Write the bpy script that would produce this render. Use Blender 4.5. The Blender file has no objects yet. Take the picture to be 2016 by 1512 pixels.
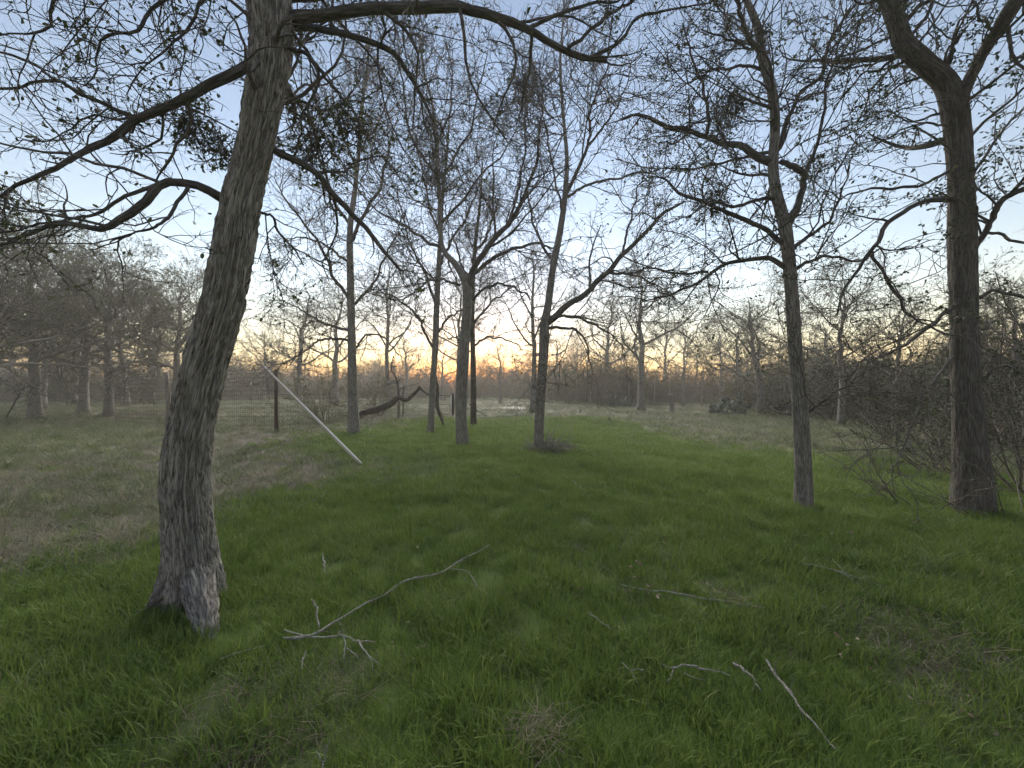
import bpy, math
import numpy as np
from mathutils import Vector, Matrix
R_ = math.radians
scene = bpy.context.scene
C = scene.collection

# ------------------------------------------------------------------ camera
CAM_H = 1.5
FPX = 757.0                       # focal length in photograph pixels (2016 wide)
HOR = 765.0                       # the horizon's row in the photograph
PITCH = math.atan((HOR - 756.0) / FPX)
cd = bpy.data.cameras.new('camera')
cd.sensor_width = 36.0
cd.lens = 36.0 * FPX / 2016.0
cd.clip_start = 0.05
cd.clip_end = 2000
cam = bpy.data.objects.new('camera', cd)
cam.location = (0, 0, CAM_H)
cam.rotation_euler = (math.pi / 2 + PITCH, 0, 0)
C.objects.link(cam)
scene.camera = cam

# ------------------------------------------------------------------ sky, sun, exposure
SUN_AZ = R_(-3.5)                 # from +Y, towards +X
SUN_EL = R_(-1.2)
w = bpy.data.worlds.new('World')
scene.world = w
w.use_nodes = True
nt = w.node_tree
bg = nt.nodes['Background']
sky = nt.nodes.new('ShaderNodeTexSky')
sky.sky_type = 'NISHITA'
sky.sun_disc = False
sky.sun_elevation = SUN_EL
sky.sun_rotation = SUN_AZ
sky.altitude = 150
sky.air_density = 1.0
sky.dust_density = 1.5
sky.ozone_density = 1.3
bg.inputs['Strength'].default_value = 0.15
nt.links.new(sky.outputs['Color'], bg.inputs['Color'])
sl = bpy.data.lights.new('sun', 'SUN')
sl.energy = 0.52                  # the afterglow: the sun itself is down behind the brush
sl.angle = R_(70)
sl.color = (1.0, 0.93, 0.82)
GLOW_EL = R_(26)
so = bpy.data.objects.new('sun', sl)
sd = Vector((math.sin(SUN_AZ) * math.cos(GLOW_EL), math.cos(SUN_AZ) * math.cos(GLOW_EL), math.sin(GLOW_EL)))
so.rotation_euler = sd.to_track_quat('Z', 'Y').to_euler()
so.location = (0, 0, 30)
C.objects.link(so)
vs = scene.view_settings
vs.view_transform = 'Standard'
vs.look = 'None'
vs.gamma = 1.0
vs.exposure = 4.2
vs.use_curve_mapping = False
scene.cycles.max_bounces = 4
scene.cycles.diffuse_bounces = 2
scene.cycles.transmission_bounces = 2
scene.cycles.glossy_bounces = 1
scene.cycles.transparent_max_bounces = 4
scene.cycles.use_denoising = True
scene.cycles.use_adaptive_sampling = True
scene.cycles.adaptive_threshold = 0.016
scene.cycles.adaptive_min_samples = 32

# ------------------------------------------------------------------ helpers
def gz(x, y):
    """height of the ground"""
    x = np.asarray(x, float); y = np.asarray(y, float)
    r = np.clip((np.hypot(x, y) - 2) / 12, 0, 1)
    return r * (0.05 * np.sin(x * 0.35 + 1.3) * np.sin(y * 0.27 + 0.4) + 0.03 * np.sin(x * 0.9 + y * 0.6))

def pix(x, y, d):
    """point seen at photograph pixel (x, y) at depth d metres along the view"""
    u = (x - 1008.0) / FPX
    v = (756.0 - y) / FPX
    c, s = math.cos(PITCH), math.sin(PITCH)
    fy, fz = c - v * s, s + v * c
    k = d / fy
    return np.array([u * k, d, CAM_H + fz * k])

def depth(y):
    """depth of the flat ground seen at row y"""
    return CAM_H * FPX / (y - HOR)

def gpt(x, y, dz=0.0):
    """ground point seen at photograph pixel (x, y)"""
    p = pix(x, y, depth(y))
    p[2] = float(gz(p[0], p[1])) + dz
    return p

PERM = np.random.RandomState(7).permutation(4096)
PVAL = np.random.RandomState(8).rand(4096)
def vnoise(p):
    """smooth value noise in 3D, 0..1"""
    p = np.asarray(p, float)
    i = np.floor(p).astype(np.int64)
    f = p - i
    f = f * f * (3 - 2 * f)
    def h(a, b, c):
        return PVAL[(PERM[(PERM[(PERM[a & 4095] + b) & 4095] + c) & 4095])]
    x, y, z = i[..., 0], i[..., 1], i[..., 2]
    fx, fy, fz = f[..., 0], f[..., 1], f[..., 2]
    def lerp(a, b, t): return a + (b - a) * t
    c00 = lerp(h(x, y, z), h(x + 1, y, z), fx); c10 = lerp(h(x, y + 1, z), h(x + 1, y + 1, z), fx)
    c01 = lerp(h(x, y, z + 1), h(x + 1, y, z + 1), fx); c11 = lerp(h(x, y + 1, z + 1), h(x + 1, y + 1, z + 1), fx)
    return lerp(lerp(c00, c10, fy), lerp(c01, c11, fy), fz)
def fbm2(x, y, s, seed=0.0, oct=3):
    v = 0; a = 0.5; t = 0
    for o in range(oct):
        v = v + a * vnoise(np.stack([x / s + seed, y / s - seed, np.full_like(x, seed * 1.7 + o * 5.3)], -1))
        t += a; a *= 0.5; s *= 0.5
    return v / t

def norm(v):
    return v / np.maximum(np.linalg.norm(v, axis=-1, keepdims=True), 1e-9)

def mesh_from(name, verts, polys, mat, attr=None, smooth=True):
    """polys: list of (M,k) index arrays"""
    me = bpy.data.meshes.new(name)
    verts = np.asarray(verts, np.float32).reshape(-1, 3)
    me.vertices.add(len(verts))
    me.vertices.foreach_set('co', verts.ravel())
    loops = np.concatenate([p.ravel() for p in polys]).astype(np.int32)
    tot = np.concatenate([np.full(len(p), p.shape[1], np.int32) for p in polys])
    st = np.concatenate([[0], np.cumsum(tot)[:-1]]).astype(np.int32)
    me.loops.add(len(loops)); me.loops.foreach_set('vertex_index', loops)
    me.polygons.add(len(tot)); me.polygons.foreach_set('loop_start', st)
    me.polygons.foreach_set('loop_total', tot)
    if attr is not None:
        for k, a in attr.items():
            if a.ndim == 2:
                at = me.attributes.new(k, 'FLOAT_VECTOR', 'POINT'); at.data.foreach_set('vector', a.astype(np.float32).ravel())
            else:
                at = me.attributes.new(k, 'FLOAT', 'POINT'); at.data.foreach_set('value', a.astype(np.float32).ravel())
    me.update(calc_edges=True)
    me.polygons.foreach_set('use_smooth', np.full(len(tot), smooth))
    if mat: me.materials.append(mat)
    return me

def link(name, me, parent=None, loc=(0, 0, 0)):
    o = bpy.data.objects.new(name, me)
    C.objects.link(o)
    o.location = loc
    if parent is not None: o.parent = parent
    return o

def thing(name, label, cat, loc=(0, 0, 0), group=None, rz=0.0, scale=1.0):
    o = bpy.data.objects.new(name, None)
    o.empty_display_size = 0.2
    C.objects.link(o)
    o.location = loc; o.rotation_euler = (0, 0, rz); o.scale = (scale,) * 3
    tag(o, label, cat, group)
    return o
def tag(o, label, cat=None, group=None, kind=None):
    o['label'] = label
    if cat: o['category'] = cat
    if group: o['group'] = group
    if kind: o['kind'] = kind
    return o

def tubes(P, Rr, sides, disp=None, cap=False, seed=0.0):
    """N polylines (N,K,3) with radii (N,K) -> verts, polys, attr"""
    N, K, _ = P.shape
    T = np.empty_like(P)
    T[:, 1:-1] = P[:, 2:] - P[:, :-2]; T[:, 0] = P[:, 1] - P[:, 0]; T[:, -1] = P[:, -1] - P[:, -2]
    T = norm(T)
    ref = np.where(np.abs(T[:, 0, 2:3]) < 0.9, np.array([[0, 0, 1.0]]), np.array([[1.0, 0, 0]]))
    U = np.empty_like(P)
    u = norm(np.cross(ref, T[:, 0])); U[:, 0] = u
    for k in range(1, K):
        u = norm(u - T[:, k] * np.sum(u * T[:, k], -1, keepdims=True)); U[:, k] = u
    V = np.cross(T, U)
    a = np.arange(sides) * (2 * math.pi / sides)
    ca, sa = np.cos(a), np.sin(a)
    L = np.concatenate([np.zeros((N, 1)), np.cumsum(np.linalg.norm(np.diff(P, axis=1), axis=-1), 1)], 1)
    rad = np.repeat(Rr[:, :, None], sides, 2)
    bc = np.stack([rad * ca, rad * sa, np.repeat(L[:, :, None], sides, 2)], -1) + seed
    if disp is not None:
        rad = disp(rad, bc, np.broadcast_to(a, rad.shape), np.repeat(L[:, :, None], sides, 2))
    vv = P[:, :, None, :] + rad[..., None] * (ca[:, None] * U[:, :, None, :] + sa[:, None] * V[:, :, None, :])
    idx = np.arange(N * K * sides).reshape(N, K, sides)
    i0 = idx[:, :-1, :]; i1 = idx[:, 1:, :]
    q = np.stack([i0, np.roll(i0, -1, 2), np.roll(i1, -1, 2), i1], -1).reshape(-1, 4)
    vv = vv.reshape(-1, 3); bc = bc.reshape(-1, 3); polys = [q]
    if cap:
        n0 = len(vv)
        ends = np.concatenate([P[:, -1], P[:, 0]])
        eb = np.concatenate([bc.reshape(N, K, sides, 3)[:, -1].mean(1), bc.reshape(N, K, sides, 3)[:, 0].mean(1)])
        vv = np.concatenate([vv, ends]); bc = np.concatenate([bc, eb])
        c1 = (n0 + np.arange(N))[:, None].repeat(sides, 1); c0 = (n0 + N + np.arange(N))[:, None].repeat(sides, 1)
        l = idx[:, -1]; f = idx[:, 0]
        polys.append(np.stack([l, np.roll(l, -1, 1), c1], -1).reshape(-1, 3))
        polys.append(np.stack([np.roll(f, -1, 1), f, c0], -1).reshape(-1, 3))
    return vv, polys, bc

def join(parts):
    """join several (verts, polys, bc)"""
    V, B, Q, T = [], [], [], []
    n = 0
    for v, ps, b in parts:
        V.append(v); B.append(b)
        for p in ps:
            (Q if p.shape[1] == 4 else T).append(p + n)
        n += len(v)
    polys = []
    if Q: polys.append(np.concatenate(Q))
    if T: polys.append(np.concatenate(T))
    return np.concatenate(V), polys, np.concatenate(B)

def catmull(pts, n):
    """resample control rows (M,d) to n rows along a smooth curve"""
    p = np.asarray(pts, float)
    if len(p) == 2:
        t = np.linspace(0, 1, n)[:, None]
        return p[0] * (1 - t) + p[1] * t
    e = np.concatenate([[2 * p[0] - p[1]], p, [2 * p[-1] - p[-2]]])
    d = np.linalg.norm(np.diff(p[:, :3], axis=0), axis=1)
    s = np.concatenate([[0], np.cumsum(np.maximum(d, 1e-6))])
    t = np.linspace(0, s[-1], n)
    i = np.clip(np.searchsorted(s, t, 'right') - 1, 0, len(p) - 2)
    f = ((t - s[i]) / (s[i + 1] - s[i]))[:, None]
    p0, p1, p2, p3 = e[i], e[i + 1], e[i + 2], e[i + 3]
    return 0.5 * ((2 * p1) + (-p0 + p2) * f + (2 * p0 - 5 * p1 + 4 * p2 - p3) * f ** 2 + (-p0 + 3 * p1 - 3 * p2 + p3) * f ** 3)

def grow(rng, S, D, Ln, r0, K, wig, trop, tip=0.3):
    N = len(S)
    P = np.empty((N, K, 3)); P[:, 0] = S
    d = norm(D); st = (Ln / (K - 1))[:, None]
    for k in range(1, K):
        d = norm(d + rng.normal(0, wig, (N, 3)) + np.asarray(trop))
        P[:, k] = P[:, k - 1] + d * st * rng.uniform(0.75, 1.25, (N, 1))
    t = np.linspace(0, 1, K)
    Rr = r0[:, None] * (1 - t * (1 - tip))
    return P, Rr

def spawn(rng, P, Rr, per_m, tmin, ang, lens, rk, rmin, K, wig, trop, shrink=0.6, rmaxabs=1.0, tip=0.35):
    """side shoots along every polyline of a level"""
    N, Kp, _ = P.shape
    L = np.linalg.norm(np.diff(P, axis=1), axis=-1).sum(1)
    cnt = rng.poisson(np.maximum(L * per_m * (1 - tmin), 0.01))
    ip = np.repeat(np.arange(N), cnt)
    M = len(ip)
    t = tmin + (1 - tmin) * rng.rand(M) ** 0.85
    x = t * (Kp - 1); i = np.minimum(x.astype(int), Kp - 2); f = (x - i)[:, None]
    S = P[ip, i] * (1 - f) + P[ip, i + 1] * f
    T = norm(P[ip, i + 1] - P[ip, i])
    rp = Rr[ip, i] * (1 - f[:, 0]) + Rr[ip, i + 1] * f[:, 0]
    q = norm(np.cross(T, rng.normal(0, 1, (M, 3))))
    a = rng.uniform(ang[0], ang[1], M)[:, None]
    D = T * np.cos(a) + q * np.sin(a)
    Ln = rng.uniform(lens[0], lens[1], M) * (1 - shrink * t)
    r0 = np.clip(rp * rk * rng.uniform(0.7, 1.1, M), rmin, rmaxabs)
    return grow(rng, S, D, Ln, r0, K, wig, trop, tip)

def leaves(rng, P, n, size, droop=0.3, shape=6, stay=0.15):
    """n leaf blades spread over the polylines (N,K,3)"""
    N, K, _ = P.shape
    ip = rng.randint(0, N, n)
    x = (stay + (1 - stay) * rng.rand(n)) * (K - 1); i = np.minimum(x.astype(int), K - 2); f = (x - i)[:, None]
    S = P[ip, i] * (1 - f) + P[ip, i + 1] * f
    T = norm(P[ip, i + 1] - P[ip, i])
    d = norm(T * 0.5 + rng.normal(0, 0.8, (n, 3)) + np.array([0, 0, -droop]))
    q = norm(np.cross(d, rng.normal(0, 1, (n, 3))))
    m = np.cross(d, q)
    s = (size * rng.uniform(0.55, 1.25, n))[:, None]
    if shape == 4:
        v = np.stack([S, S + s * (0.5 * d + 0.3 * q), S + s * d, S + s * (0.5 * d - 0.3 * q)], 1)
        b = np.arange(n)[:, None] * 4
        return v.reshape(-1, 3), [np.concatenate([b, b + 1, b + 2, b + 3], 1)]
    c = 0.1 * s * m
    v = np.stack([S, S + s * (0.3 * d + 0.27 * q) + c, S + s * (0.72 * d + 0.24 * q) + c, S + s * d,
                  S + s * (0.72 * d - 0.24 * q) + c, S + s * (0.3 * d - 0.27 * q) + c], 1)
    b = np.arange(n)[:, None] * 6
    return v.reshape(-1, 3), [np.concatenate([np.concatenate([b, b + 1, b + 2, b + 3], 1), np.concatenate([b, b + 3, b + 4, b + 5], 1)])]

# ------------------------------------------------------------------ materials
def newmat(name):
    m = bpy.data.materials.new(name); m.use_nodes = True
    n = m.node_tree.nodes; l = m.node_tree.links
    b = n['Principled BSDF']
    b.inputs['Roughness'].default_value = 0.85
    b.inputs['Specular IOR Level'].default_value = 0.25
    return m, n, l, b
def ramp(n, l, src, stops):
    r = n.new('ShaderNodeValToRGB')
    e = r.color_ramp.elements
    e[0].position, e[0].color = stops[0][0], (*stops[0][1], 1)
    e[1].position, e[1].color = stops[-1][0], (*stops[-1][1], 1)
    for p, c in stops[1:-1]:
        x = e.new(p); x.color = (*c, 1)
    l.new(src, r.inputs['Fac'])
    return r
def noise(n, l, vec, scale, detail=4, rough=0.6, dim='3D'):
    t = n.new('ShaderNodeTexNoise'); t.inputs['Scale'].default_value = scale
    t.inputs['Detail'].default_value = detail; t.inputs['Roughness'].default_value = rough
    if vec is not None: l.new(vec, t.inputs['Vector'])
    return t
def mixc(n, l, a, b, fac, mode='MIX'):
    m = n.new('ShaderNodeMix'); m.data_type = 'RGBA'; m.blend_type = mode
    for s, v in ((6, a), (7, b)):
        if isinstance(v, tuple): m.inputs[s].default_value = (*v, 1)
        else: l.new(v, m.inputs[s])
    if isinstance(fac, float): m.inputs[0].default_value = fac
    else: l.new(fac, m.inputs[0])
    return m.outputs[2]

def bark(name, dark, light, lichen, sc=26.0, st=0.16, bump=0.6, lichen_amt=0.35):
    m, n, l, b = newmat(name)
    at = n.new('ShaderNodeAttribute'); at.attribute_name = 'barkco'
    mp = n.new('ShaderNodeMapping'); mp.inputs['Scale'].default_value = (1, 1, st)
    l.new(at.outputs['Vector'], mp.inputs['Vector'])
    t = noise(n, l, mp.outputs['Vector'], sc, 6, 0.65)
    t2 = noise(n, l, mp.outputs['Vector'], sc * 3.2, 4, 0.6)
    mx = n.new('ShaderNodeMath'); mx.operation = 'MULTIPLY_ADD'; mx.inputs[1].default_value = 0.35
    l.new(t2.outputs['Fac'], mx.inputs[0]); l.new(t.outputs['Fac'], mx.inputs[2])
    rg = n.new('ShaderNodeMath'); rg.operation = 'SUBTRACT'; rg.inputs[1].default_value = 0.5; l.new(t.outputs['Fac'], rg.inputs[0])
    ab = n.new('ShaderNodeMath'); ab.operation = 'ABSOLUTE'; l.new(rg.outputs[0], ab.inputs[0])
    m2 = n.new('ShaderNodeMath'); m2.operation = 'MULTIPLY_ADD'; m2.inputs[1].default_value = 3.2; l.new(ab.outputs[0], m2.inputs[0])
    m3 = n.new('ShaderNodeMath'); m3.operation = 'MULTIPLY'; m3.inputs[1].default_value = 0.5; l.new(t2.outputs['Fac'], m3.inputs[0]); l.new(m3.outputs[0], m2.inputs[2])
    r = ramp(n, l, m2.outputs[0], [(0.22, dark), (0.38, tuple(0.5 * a + 0.5 * c for a, c in zip(dark, light))), (0.62, light)])
    li = noise(n, l, at.outputs['Vector'], 7.0, 5, 0.7)
    lr = ramp(n, l, li.outputs['Fac'], [(0.52, (0, 0, 0)), (0.68, (lichen_amt,) * 3)])
    col = mixc(n, l, r.outputs['Color'], lichen, lr.outputs['Color'])
    l.new(col, b.inputs['Base Color'])
    bp = n.new('ShaderNodeBump'); bp.inputs['Strength'].default_value = bump; bp.inputs['Distance'].default_value = 0.02
    l.new(m2.outputs[0], bp.inputs['Height']); l.new(bp.outputs['Normal'], b.inputs['Normal'])
    b.inputs['Roughness'].default_value = 0.95
    b.inputs['Specular IOR Level'].default_value = 0.1
    return m

BARK1 = bark('bark_elm', (0.085, 0.076, 0.067), (0.58, 0.545, 0.49), (0.46, 0.48, 0.43), sc=66, st=0.06, bump=1.0)
BARK2 = bark('bark_grey', (0.08, 0.072, 0.064), (0.40, 0.375, 0.34), (0.35, 0.37, 0.32), sc=56, st=0.07, bump=0.9)
BARKT = bark('bark_twig', (0.06, 0.055, 0.05), (0.17, 0.157, 0.14), (0.20, 0.215, 0.185), sc=40, st=0.5, bump=0.2, lichen_amt=0.5)
STICK = bark('bark_dead_stick', (0.11, 0.10, 0.087), (0.42, 0.395, 0.355), (0.36, 0.40, 0.34), sc=110, st=0.35, bump=0.4, lichen_amt=0.7)
WOODG = bark('weathered_wood', (0.10, 0.085, 0.07), (0.32, 0.29, 0.25), (0.3, 0.3, 0.27), sc=45, st=0.05, bump=0.4, lichen_amt=0.3)
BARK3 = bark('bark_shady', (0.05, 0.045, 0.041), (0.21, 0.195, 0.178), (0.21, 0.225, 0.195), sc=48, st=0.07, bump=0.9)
BRUSH = bark('bark_brush', (0.07, 0.062, 0.053), (0.22, 0.20, 0.165), (0.2, 0.2, 0.15), sc=20, st=0.5, bump=0.1, lichen_amt=0.5)
DARKBARK = bark('bark_dark', (0.035, 0.03, 0.026), (0.15, 0.13, 0.11), (0.16, 0.18, 0.14), sc=26)

def leafmat(name, c0, c1, trans=0.25):
    m, n, l, b = newmat(name)
    g = n.new('ShaderNodeNewGeometry')
    r = ramp(n, l, g.outputs['Random Per Island'], [(0.0, c0), (1.0, c1)])
    l.new(r.outputs['Color'], b.inputs['Base Color'])
    b.inputs['Roughness'].default_value = 0.6
    tr = n.new('ShaderNodeBsdfTranslucent')
    l.new(r.outputs['Color'], tr.inputs['Color'])
    ms = n.new('ShaderNodeMixShader'); ms.inputs[0].default_value = trans
    l.new(b.outputs[0], ms.inputs[1]); l.new(tr.outputs[0], ms.inputs[2])
    l.new(ms.outputs[0], n['Material Output'].inputs['Surface'])
    return m
LEAF = leafmat('leaf_olive', (0.045, 0.06, 0.028), (0.10, 0.115, 0.05))
LEAFD = leafmat('leaf_dark', (0.028, 0.042, 0.022), (0.06, 0.08, 0.035))
LEAFM = leafmat('leaf_mistletoe', (0.05, 0.065, 0.02), (0.10, 0.12, 0.04))
LEAFY = leafmat('leaf_brush', (0.10, 0.10, 0.05), (0.20, 0.18, 0.08))

def grassmat(name, lo, hi, tipc):
    m, n, l, b = newmat(name)
    oi = n.new('ShaderNodeObjectInfo')
    g = n.new('ShaderNodeNewGeometry')
    a = n.new('ShaderNodeMath'); a.operation = 'MULTIPLY_ADD'; a.inputs[1].default_value = 0.5
    h = n.new('ShaderNodeMath'); h.operation = 'MULTIPLY'; h.inputs[1].default_value = 0.5
    l.new(oi.outputs['Random'], h.inputs[0])
    ln = noise(n, l, oi.outputs['Location'], 0.9, 3, 0.6)
    h2 = n.new('ShaderNodeMath'); h2.operation = 'MULTIPLY_ADD'; h2.inputs[1].default_value = 0.9; h2.inputs[2].default_value = -0.42
    l.new(ln.outputs['Fac'], h2.inputs[0])
    h.inputs[1].default_value = 0.45
    h3 = n.new('ShaderNodeMath'); h3.operation = 'ADD'; l.new(h.outputs[0], h3.inputs[0]); l.new(h2.outputs[0], h3.inputs[1])
    l.new(g.outputs['Random Per Island'], a.inputs[0]); l.new(h3.outputs[0], a.inputs[2])
    r = ramp(n, l, a.outputs[0], [(0.0, lo), (0.86, hi), (0.93, tipc)])
    l.new(r.outputs['Color'], b.inputs['Base Color'])
    b.inputs['Roughness'].default_value = 0.55
    tr = n.new('ShaderNodeBsdfTranslucent'); l.new(r.outputs['Color'], tr.inputs['Color'])
    ms = n.new('ShaderNodeMixShader'); ms.inputs[0].default_value = 0.35
    l.new(b.outputs[0], ms.inputs[1]); l.new(tr.outputs[0], ms.inputs[2])
    l.new(ms.outputs[0], n['Material Output'].inputs['Surface'])
    return m
GR_A = grassmat('grass_green', (0.06, 0.115, 0.024), (0.195, 0.275, 0.053), (0.29, 0.29, 0.14))
GR_D = grassmat('grass_dry', (0.06, 0.05, 0.032), (0.20, 0.18, 0.125), (0.39, 0.36, 0.27))
GR_W = grassmat('weed_grey_green', (0.06, 0.085, 0.037), (0.165, 0.195, 0.095), (0.30, 0.28, 0.19))
STRAW = grassmat('straw', (0.20, 0.17, 0.11), (0.38, 0.33, 0.24), (0.45, 0.40, 0.30))

def plain(name, col, rough=0.7, metal=0.0, var=0.15, sc=30):
    m, n, l, b = newmat(name)
    tc = n.new('ShaderNodeTexCoord')
    t = noise(n, l, tc.outputs['Object'], sc, 5, 0.65)
    r = ramp(n, l, t.outputs['Fac'], [(0.3, tuple(c * (1 - var) for c in col)), (0.7, tuple(min(1, c * (1 + var)) for c in col))])
    l.new(r.outputs['Color'], b.inputs['Base Color'])
    b.inputs['Roughness'].default_value = rough; b.inputs['Metallic'].default_value = metal
    return m
RUST = plain('rusty_steel', (0.075, 0.052, 0.04), 0.8, 0.0, 0.4, 40)
DARKST = plain('dark_green_steel', (0.035, 0.04, 0.036), 0.7, 0.0, 0.3)
WIRE = plain('old_wire', (0.07, 0.064, 0.058), 0.7, 0.2, 0.2)
WHITE = plain('white_paint', (0.75, 0.75, 0.72), 0.6, 0, 0.08)
PALEW = plain('pale_board', (0.60, 0.55, 0.47), 0.75, 0, 0.12, 18)
CONC = plain('concrete', (0.33, 0.30, 0.275), 0.9, 0, 0.12, 6)
CACT = plain('cactus_skin', (0.115, 0.14, 0.105), 0.7, 0, 0.3, 9)
PINK = plain('dry_bud', (0.22, 0.12, 0.09), 0.8)

# ------------------------------------------------------------------ ground zones (world metres)
def inside(poly, x, y):
    c = np.zeros(x.shape, bool)
    for (x0, y0), (x1, y1) in zip(poly, poly[1:] + poly[:1]):
        k = ((y0 > y) != (y1 > y)) & (x < (x1 - x0) * (y - y0) / (y1 - y0 + 1e-12) + x0)
        c ^= k
    return c
def soft(polyfun, x, y, wob):
    return polyfun
def gp2(x, y):
    d = depth(y); return ((x - 1008.0) / FPX * d, d)
LAWN = [gp2(-250, 1512), gp2(-120, 1200), gp2(60, 1135), gp2(300, 1105), gp2(430, 1010), gp2(560, 960), gp2(680, 945), gp2(730, 920),
        gp2(560, 880), gp2(640, 862), gp2(760, 838), gp2(800, 826), gp2(1000, 824), gp2(1180, 822), gp2(1250, 838), gp2(1300, 855), gp2(1400, 880),
        gp2(1600, 893), gp2(1850, 912), gp2(2150, 960), gp2(2500, 1100), gp2(2700, 1512), (6, 0.2), (6, -3), (-6, -3)]
def zones(x, y):
    """lawn, bare (brown) and rough shares, 0..1"""
    wx = x + 0.9 * (fbm2(x, y, 1.6, 3.1) - 0.5) * np.clip(y / 5, 0.4, 2)
    wy = y + 1.2 * (fbm2(x, y, 1.9, 9.7) - 0.5) * np.clip(y / 5, 0.4, 2)
    lawn = inside(LAWN, wx, wy).astype(float)
    n = fbm2(x, y, 1.1, 21.0, 4)
    n2 = fbm2(x, y, 4.0, 33.0)
    lawn *= np.clip(1.2 - 1.7 * np.clip(n - 0.55, 0, 1), 0, 1)
    bare = (1 - lawn) * np.clip((n2 - 0.47) * 4, 0, 0.8)
    bare = np.maximum(bare, (1 - lawn) * np.clip((9 - y) / 3, 0, 1) * (x < 1) * np.clip(0.55 + 1.5 * (n - 0.45), 0, 1))
    # worn straw-coloured patches on the lawn
    for (px, py, r, s) in ((1060, 1450, 0.13, 0.9), (520, 1420, 0.34, 0.7), (1760, 1245, 0.36, 0.75), (1435, 1185, 0.13, 0.8), (1130, 1085, 0.08, 0.7), (1800, 1330, 0.28, 0.5), (760, 930, 0.7, 0.8)):
        q = gp2(px, py)
        dd = np.hypot(x - q[0], (y - q[1]) * 0.8) / r
        k = np.clip(1.4 - dd - 3.2 * (fbm2(x, y, 0.3, 61.0) - 0.5), 0, 1) * s
        bare = np.maximum(bare, k); lawn = lawn * (1 - k)
    return lawn, bare

# ------------------------------------------------------------------ ground
def nonuni(n, lim, k):
    t = np.linspace(-1, 1, n)
    return np.sinh(t * k) / math.sinh(k) * lim
gx = nonuni(260, 170, 5.0); gy = nonuni(260, 170, 5.0) + 4
X, Y = np.meshgrid(gx, gy)
lw, br = zones(X.ravel(), Y.ravel())
Z = gz(X, Y) + 0.012 * (fbm2(X, Y, 0.5, 4.4) - 0.5) * (np.hypot(X, Y) < 15)
ii = np.arange(260 * 260).reshape(260, 260)
q = np.stack([ii[:-1, :-1], ii[:-1, 1:], ii[1:, 1:], ii[1:, :-1]], -1).reshape(-1, 4)
m, n, l, b = newmat('soil_and_turf')
tc = n.new('ShaderNodeTexCoord')
a1 = n.new('ShaderNodeAttribute'); a1.attribute_name = 'lawn'
a2 = n.new('ShaderNodeAttribute'); a2.attribute_name = 'bare'
f1 = noise(n, l, tc.outputs['Object'], 9, 6, 0.7); f2 = noise(n, l, tc.outputs['Object'], 110, 5, 0.8)
c_soil = ramp(n, l, f2.outputs['Fac'], [(0.3, (0.038, 0.031, 0.022)), (0.7, (0.11, 0.092, 0.066))])
c_rough = ramp(n, l, f2.outputs['Fac'], [(0.3, (0.06, 0.07, 0.035)), (0.7, (0.14, 0.15, 0.08))])
c_lawn = ramp(n, l, f2.outputs['Fac'], [(0.3, (0.05, 0.085, 0.015)), (0.7, (0.10, 0.16, 0.03))])
k1 = mixc(n, l, c_rough.outputs['Color'], c_soil.outputs['Color'], a2.outputs['Fac'])
k2 = mixc(n, l, k1, c_lawn.outputs['Color'], a1.outputs['Fac'])
l.new(k2, b.inputs['Base Color'])
bp = n.new('ShaderNodeBump'); bp.inputs['Strength'].default_value = 0.7; bp.inputs['Distance'].default_value = 0.03
l.new(f1.outputs['Fac'], bp.inputs['Height']); l.new(bp.outputs['Normal'], b.inputs['Normal'])
gm = mesh_from('ground', np.stack([X, Y, Z], -1), [q], m, {'lawn': lw, 'bare': br})
g = link('ground', gm); g['kind'] = 'structure'

# ------------------------------------------------------------------ grass, as scattered tufts
def blades(rng, n, rad, h, wd, lean, bend, mat, name, segs=3):
    a = rng.uniform(0, 2 * math.pi, n); r = rad * np.sqrt(rng.rand(n))
    S = np.stack([r * np.cos(a), r * np.sin(a), np.full(n, -0.012)], -1)
    H = h * rng.uniform(0.45, 1.15, n)
    az = rng.uniform(0, 2 * math.pi, n)
    dirx = np.stack([np.cos(az), np.sin(az), np.zeros(n)], -1)
    sid = np.stack([-np.sin(az + rng.normal(0, .5, n)), np.cos(az), np.zeros(n)], -1)
    le = np.abs(rng.normal(0, lean, n)); be = np.abs(rng.normal(bend, bend * 0.5, n))
    rows = []
    for k in range(segs + 1):
        t = k / segs
        ho = H * (le * t + be * t * t)
        z = H * t * (1 - 0.35 * np.minimum(le + be * t, 1.6) * t)
        c = S + dirx * ho[:, None] + np.stack([0 * z, 0 * z, z], -1)
        ww = (wd * rng.uniform(0.9, 1.1) * (1 - t) ** 0.7 * (0.7 + 0.6 * min(t * 3, 1)) / 1.3)
        if k < segs:
            rows += [c - sid * ww / 2, c + sid * ww / 2]
        else:
            rows += [c]
    v = np.stack(rows, 1)
    nb = v.shape[1]
    base = np.arange(n)[:, None] * nb
    qs = [np.concatenate([base + 2 * k, base + 2 * k + 1, base + 2 * k + 3, base + 2 * k + 2], 1) for k in range(segs - 1)]
    k = segs - 1
    ts = np.concatenate([base + 2 * k, base + 2 * k + 1, base + 2 * k + 2], 1)
    me = mesh_from(name, v.reshape(-1, 3), [np.concatenate(qs), ts], mat)
    return bpy.data.objects.new(name, me)

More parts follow.
